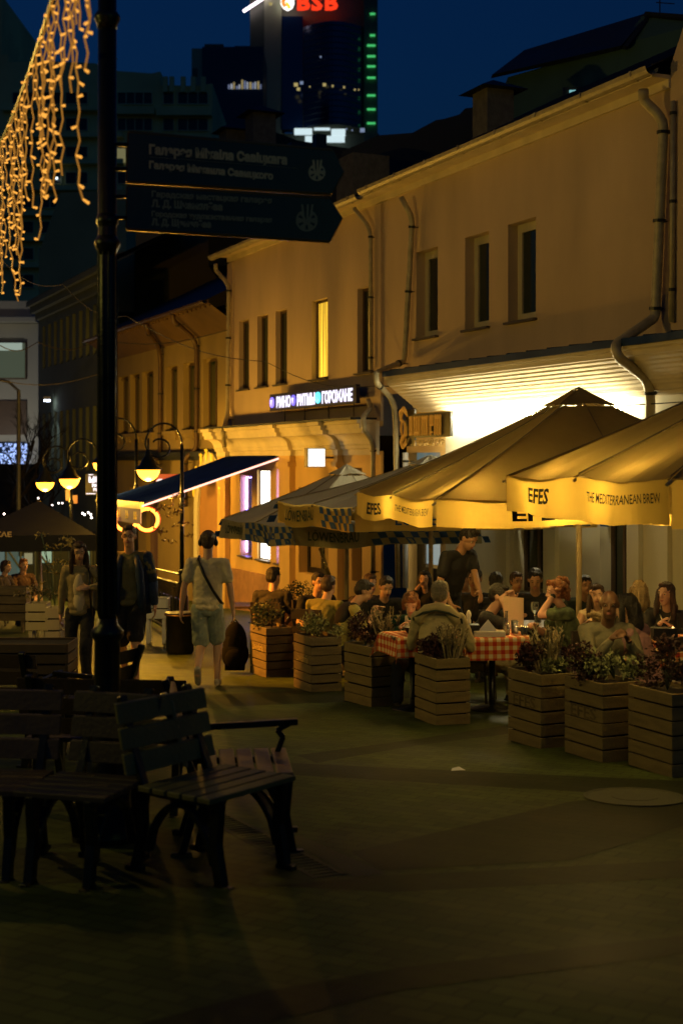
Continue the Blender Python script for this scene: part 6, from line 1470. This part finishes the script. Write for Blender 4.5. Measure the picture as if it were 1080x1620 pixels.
@child('open_shirt', mat('navy overshirt', (.012, .03, .085), .85, 0, .12, 9, .4, 30))
def overs(mb, I):
    tp, k = I['tp'], I['k']
    for s_ in (-1, 1):
        mb.tube([tp(s_ * .085, .085, .50), tp(s_ * .125, .12, .34), tp(s_ * .14, .115, .1), tp(s_ * .15, .10, -.16)], [.028, .05, .052, .055], 10)
        mb.tube([tp(s_ * .15, -.02, .46), tp(s_ * .175, -.0, .3), tp(s_ * .175, 0, .05), tp(s_ * .18, 0, -.17)], [.05, .065, .065, .07], 10)
    mb.ell(tp(0, -.07, .2), .17 * k, .07, .36 * k, I['T'])
    for a, e, w_, s_ in I['arms']: mb.cone(a, .070, e, .060); mb.cone(e, .060, e.lerp(w_, .9), .046)
@child('glasses', M_black)
def specs(mb, I):
    ch, k = I['ch'], I['k']
    for s_ in (-1, 1): mb.tube([ch(s_ * .031 + .022 * math.cos(a), .100, .010 + .017 * math.sin(a)) for a in [6.283 * j / 12 for j in range(13)]], .0025, 5); mb.tube([ch(s_ * .053, .098, .012), ch(s_ * .078, .0, .012)], .0025, 5)
    mb.tube([ch(-.01, .102, .012), ch(.01, .102, .012)], .0025, 5)
person('person with glasses, navy overshirt and black shorts walking towards the camera beside the signpost', PG(206, 16.5), AZ(.0, -1), 'stand', 1.79, 'light', ('short', 'brown'), ('tee', (.15, .13, .06)), ('shorts', (.008, .008, .01)), fl=(-.10, .22, .085), fr=(.09, -.22, .12), hl=(-.30, .05, .86), hr=(.30, -.04, .86), extras=(overs, specs), vox=.008)
@child('headphones', M_black)
def phones(mb, I):
    ch = I['ch']; mb.tube([ch(.092 * math.cos(a), -.005, .02 + .115 * math.sin(a)) for a in [PI * j / 14 for j in range(15)]], .011, 6)
    for s_ in (-1, 1): mb.ell(ch(s_ * .092, -.005, -.002), .024, .036, .044, I['HM'])
@child('sling_strap', M_black)
def sling(mb, I):
    tp = I['tp']; mb.tube([tp(-.10, .03, .545), tp(-.10, -.085, .50), tp(-.02, -.155, .34), tp(.08, -.145, .16), tp(.165, -.06, .02), tp(.17, .07, .0)], [.017] * 6, 6)
person('person seen from behind in cream t-shirt and pale shorts with headphones and black strap', PG(328, 16.0), AZ(.03, 1), 'walkaway', 1.71, 'light', ('short', 'brown'), ('tee', (.66, .56, .36)), ('shorts', (.30, .34, .30)), shoes=(.3, .26, .2), fl=(-.085, -.20, .20), fr=(.10, .12, .08), hl=(-.30, -.02, .82), hr=(.30, .02, .80), extras=(phones, sling), vox=.008)

def sitter(label, px, Y, dx, dy, hy, chair='terrace chair', wick=False, **kw):
    """hy: pixel row of the top of the head"""
    g_ = PG(px, Y); az = AZ(dx, dy); top_z = P(px, hy, Y).z - g_.z; h0 = kw.get('h', 1.74); L = kw.get('lean', .2)
    seat = top_z - (h0 / 1.75) * (.10 + .60 * math.cos(L) + .235)
    kw['seat'] = max(.34, min(.62, seat)); kw['h'] = h0
    f = V((math.sin(-az), math.cos(az), 0)); off = f * (math.sin(L) * .5)
    p = V((g_.x, g_.y, 0)) - off; chair != 'stool' and seat_chair(p, az, 'chair under the ' + label.split(',')[0] if False else 'chair of the ' + ' '.join(label.replace(',', '').split()[:13]) if not wick else 'wicker-backed chair of the person with curly auburn hair', wick)
    return person(label, (p.x, p.y), az, 'sit', **kw)
BK = (.010, .010, .012)
sitter('person in a dark shirt seen from behind at the farthest planter', 430, 18.6, .2, 1, 905, h=1.8, lean=.15, hair=('short', 'black'), top=('tee', (.03, .025, .02)), yaw=-.5)
sitter('person in a mustard shirt seen from behind, leaning to the table', 513, 16.9, .5, .9, 913, lean=.35, hair=('short', 'brown'), top=('tee', (.22, .20, .05)), hl=(-.1, .48, .78), hr=(.2, .45, .78))
sitter('person mostly hidden behind the mustard shirt', 500, 18.2, .4, -1, 914, lean=.2, hair=('short', 'black'), top=('tee', BK))
@child('vest', mat('black sweater over shoulders', (.012, .012, .016), .9, 0, .1))
def vest(mb, I):
    tp = I['tp']; mb.ell(tp(0, -.05, .36), .175, .10, .17, I['T']); mb.cone(tp(-.15, 0, .48), .066, tp(.15, 0, .48), .066); mb.cone(tp(.14, .02, .47), .055, tp(.09, .13, .25), .04); mb.cone(tp(-.14, .02, .47), .055, tp(-.09, .13, .25), .04)
sitter('person in profile, mustard t-shirt with a black sweater round the shoulders', 556, 16.2, 1, .15, 914, lean=.42, pitch=.25, hair=('short', 'black'), top=('tee', (.32, .28, .08)), hl=(.05, .46, .82), hr=(.16, .42, .82), extras=(vest,))
sitter('person in black with bowed head facing the camera, left of the green cardigan', 606, 17.0, .25, -1, 911, lean=.22, pitch=.3, hair=('short', 'black'), top=('tee', BK))
sitter('person in dark clothes leaning in behind the black sweater wearer', 578, 18.2, .5, -.8, 910, lean=.3, hair=('short', 'brown'), top=('jacket', (.05, .03, .02)))
@child('white_collar', mat('white collar', (.68, .6, .45), .8, 0, .05))
def collar(mb, I):
    tp = I['tp']
    for s_ in (-1, 1): mb.tube([tp(s_ * .055, .03, .53), tp(s_ * .05, .085, .47), tp(s_ * .02, .135, .34), tp(0, .14, .28)], [.014, .024, .022, .008], 8)
sitter('person with green cardigan and white collar looking down at a bowl', 651, 14.5, -.12, -1, 928, lean=.3, pitch=.45, h=1.62, female=True, hair=('bob', 'auburn'), top=('jacket', (.012, .06, .035)), hl=(-.08, .40, .80), hr=(.10, .42, .80), extras=(collar,), vox=.008)
sitter('person with long black hair resting the chin on a hand by the lit door', 671, 18.5, -.3, -1, 903, h=1.64, female=True, hair=('long', 'black'), top=('jacket', BK), hr=(.07, .24, 1.02), hl=(-.12, .36, .75), pole_r=V((.6, .5, -1)))
@child('sweater', mat('pale sweater on shoulders', (.50, .41, .2), .95, 0, .1, 8, .3, 30))
def swt(mb, I):
    tp = I['tp']; mb.tube([tp(-.17, .05, .42), tp(-.17, -.06, .47), tp(-.10, -.09, .54), tp(0, -.10, .565), tp(.10, -.09, .54), tp(.17, -.06, .47), tp(.17, .05, .42)], [.05, .055, .05, .045, .05, .055, .05], 10)
@child('sweater_piping', mat('dark piping', (.04, .05, .03), .9, 0, 0))
def pip(mb, I):
    tp = I['tp']; mb.tube([tp(-.225, .03, .40), tp(-.222, -.07, .46), tp(-.12, -.142, .50), tp(0, -.150, .52), tp(.12, -.142, .50), tp(.222, -.07, .46), tp(.225, .03, .40)], .011, 6)
sitter('short grey-haired person in a pale draped sweater with dark piping, seen from behind', 693, 13.45, .25, 1, 934, lean=.28, h=1.8, hair=('short', 'grey'), top=('sweater', (.45, .38, .19)), chair='stool', hl=(-.14, .42, .8), hr=(.14, .42, .8), extras=(swt, pip), vox=.008)
sitter('person in black leaning back at the wall, left of the dark round head', 753, 17.0, -.35, -1, 896, h=1.8, lean=.1, hair=('short', 'black'), skin='tan', top=('tee', BK), pitch=.1)
sitter('person seen as a dark round head from behind before the pale column', 784, 16.7, .1, 1, 905, lean=.1, hair=('short', 'black'), top=('tee', BK))
# paper reader
I = sitter('person in profile at the checked table holding up a sheet of paper', 772, 14.6, .95, -.35, 930, lean=.35, pitch=.05, skin='light', hair=('short', 'black'), top=('tee', (.012, .012, .018)), bottom=('long', (.32, .27, .14)), hl=(-.02, .42, 1.05), hr=(.10, .36, 1.02), curl=1.0, pole_l=V((-.3, .2, -1)), pole_r=V((.5, .2, -1)), vox=.008)
mb = MB(); c = P(812, 966, 14.35)
for a in range(6):
    x0, x1 = -.10 + .2 * a / 6, -.10 + .2 * (a + 1) / 6; f = lambda x, z: c + V((x, -.04 * math.cos(x * 14), z + x * .12 * (-1)))
    mb.quad(f(x0, -.16), f(x1, -.16), f(x1, .14), f(x0, .14))
o = mb.build('paper_sheet', mat('warm paper', (.70, .52, .32), .8, 0, .03, tlu=.25)); tag(o, 'bent sheet of paper held up over the checked table', 'paper')
sitter('person in black facing the camera behind the wine glass by the dark window', 846, 16.9, -.15, -1, 896, h=1.82, lean=.12, pitch=.3, skin='tan', hair=('short', 'black'), top=('tee', BK), hl=(-.22, .36, .78), hr=(.2, .38, .78))
@child('watch', mat('dark watch', (.02, .03, .03), .3, .3, 0))
def watch(mb, I): a, e, w_, s_ = I['arms'][0]; d = (w_ - e).normalized(); mb.lathe(w_ - d * .035, [(.031, 0), (.033, .01), (.031, .03)], 12, az=d)
M_pat = mat('leafy print cloth', (.05, .07, .03), .9, 0, .75, 14, .2, 30)
sitter('person with curly auburn hair and leafy print top, hand at the cheek', 893, 14.3, -1, -.15, 914, wick=True, h=1.7, female=True, lean=.3, skin='light', hair=('curly', 'auburn'), top=('tee', (.05, .07, .03)), topmat=M_pat, hl=(-.03, .27, 1.12), hr=(.02, .46, .80), pole_l=V((-.3, .5, -1)), pole_r=V((.6, 0, -1)), extras=(watch,), vox=.008, curl=1.1, yaw=.1)
sitter('person with long dark hair in a pale top drinking, behind the bald person', 944, 15.3, -.2, -1, 925, h=1.62, female=True, lean=.15, hair=('long', 'brown'), top=('sleeveless', (.6, .45, .3)), hl=(-.02, .22, 1.06), hr=(.10, .40, .8), pole_l=V((-.8, .3, -1)), curl=1.2)
sitter('bald person in a grey polo shirt turned to the neighbour in pink', 958, 12.1, .15, -1, 944, h=1.76, lean=.18, skin='dark', hair=('bald', 'black'), top=('shirt', (.22, .20, .13)), yaw=-.35, pitch=.05, hl=(-.10, .38, .84), hr=(.05, .36, .86), vox=.008, curl=.9)
sitter('person with long black hair in a pink blouse, turned away', 1006, 12.2, -.75, .55, 947, h=1.68, female=True, lean=.3, hair=('long', 'black'), top=('jacket', (.36, .19, .20)), hl=(-.06, .4, .8), hr=(.12, .38, .8))
sitter('person with straight blond hair seen from behind, above the black-haired one', 1011, 14.8, .1, 1, 918, h=1.64, female=True, lean=.1, hair=('long', 'blond'), top=('tee', (.06, .05, .04)))
@child('necklace', mat('pale necklace', (.7, .6, .4), .3, .3, 0))
def neckl(mb, I): tp = I['tp']; mb.tube([tp(-.06, .07, .50), tp(-.03, .115, .44), tp(0, .125, .42), tp(.03, .115, .44), tp(.06, .07, .50)], .006, 6)
sitter('smiling person with long brown hair in a dark jacket at the right edge', 1054, 14.0, -.35, -1, 918, h=1.66, female=True, lean=.12, hair=('long', 'brown'), top=('jacket', (.018, .016, .014)), yaw=-.35, hl=(-.08, .36, .84), hr=(.04, .36, .86), extras=(neckl,), vox=.008)
# waiter bending over the tables
person('standing waiter in black bending over the back tables, arm stretched out', PG(706, 16.4), AZ(.65, -.7), 'stand', 1.86, 'tan', ('short', 'black'), ('tee', BK), ('long', BK), lean=.38, pitch=.45, hl=(.10, .62, 1.02), hr=(.25, .30, .95))
sitter('dark seated person half hidden behind the standing waiter', 738, 18.6, -.5, -1, 915, h=1.74, lean=.15, hair=('short', 'black'), skin='tan', top=('jacket', BK))
sitter('dark seated person at the wall between the paper holder and the wine glass', 812, 18.4, .3, -1, 912, h=1.74, lean=.2, hair=('short', 'brown'), skin='tan', top=('jacket', (.03, .02, .02)))
sitter('dark seated person at the wall right of the curly-haired one', 921, 17.6, .2, -1, 915, h=1.7, lean=.2, hair=('short', 'black'), skin='tan', top=('tee', (.02, .03, .03)))
# two blurred people at the far left under the black parasol
sitter('blurred person in brown under the black parasol at the left edge', 38, 27.5, .6, -.8, 903, h=1.75, hair=('short', 'auburn'), top=('tee', (.10, .05, .03)))
sitter('blurred dark person at the very left edge under the black parasol', 10, 27.0, .9, -.3, 905, h=1.7, hair=('bob', 'brown'), top=('tee', (.03, .02, .02)))
for o in (ch0, wk0):
    if 'label' not in o or not o['label']: pass
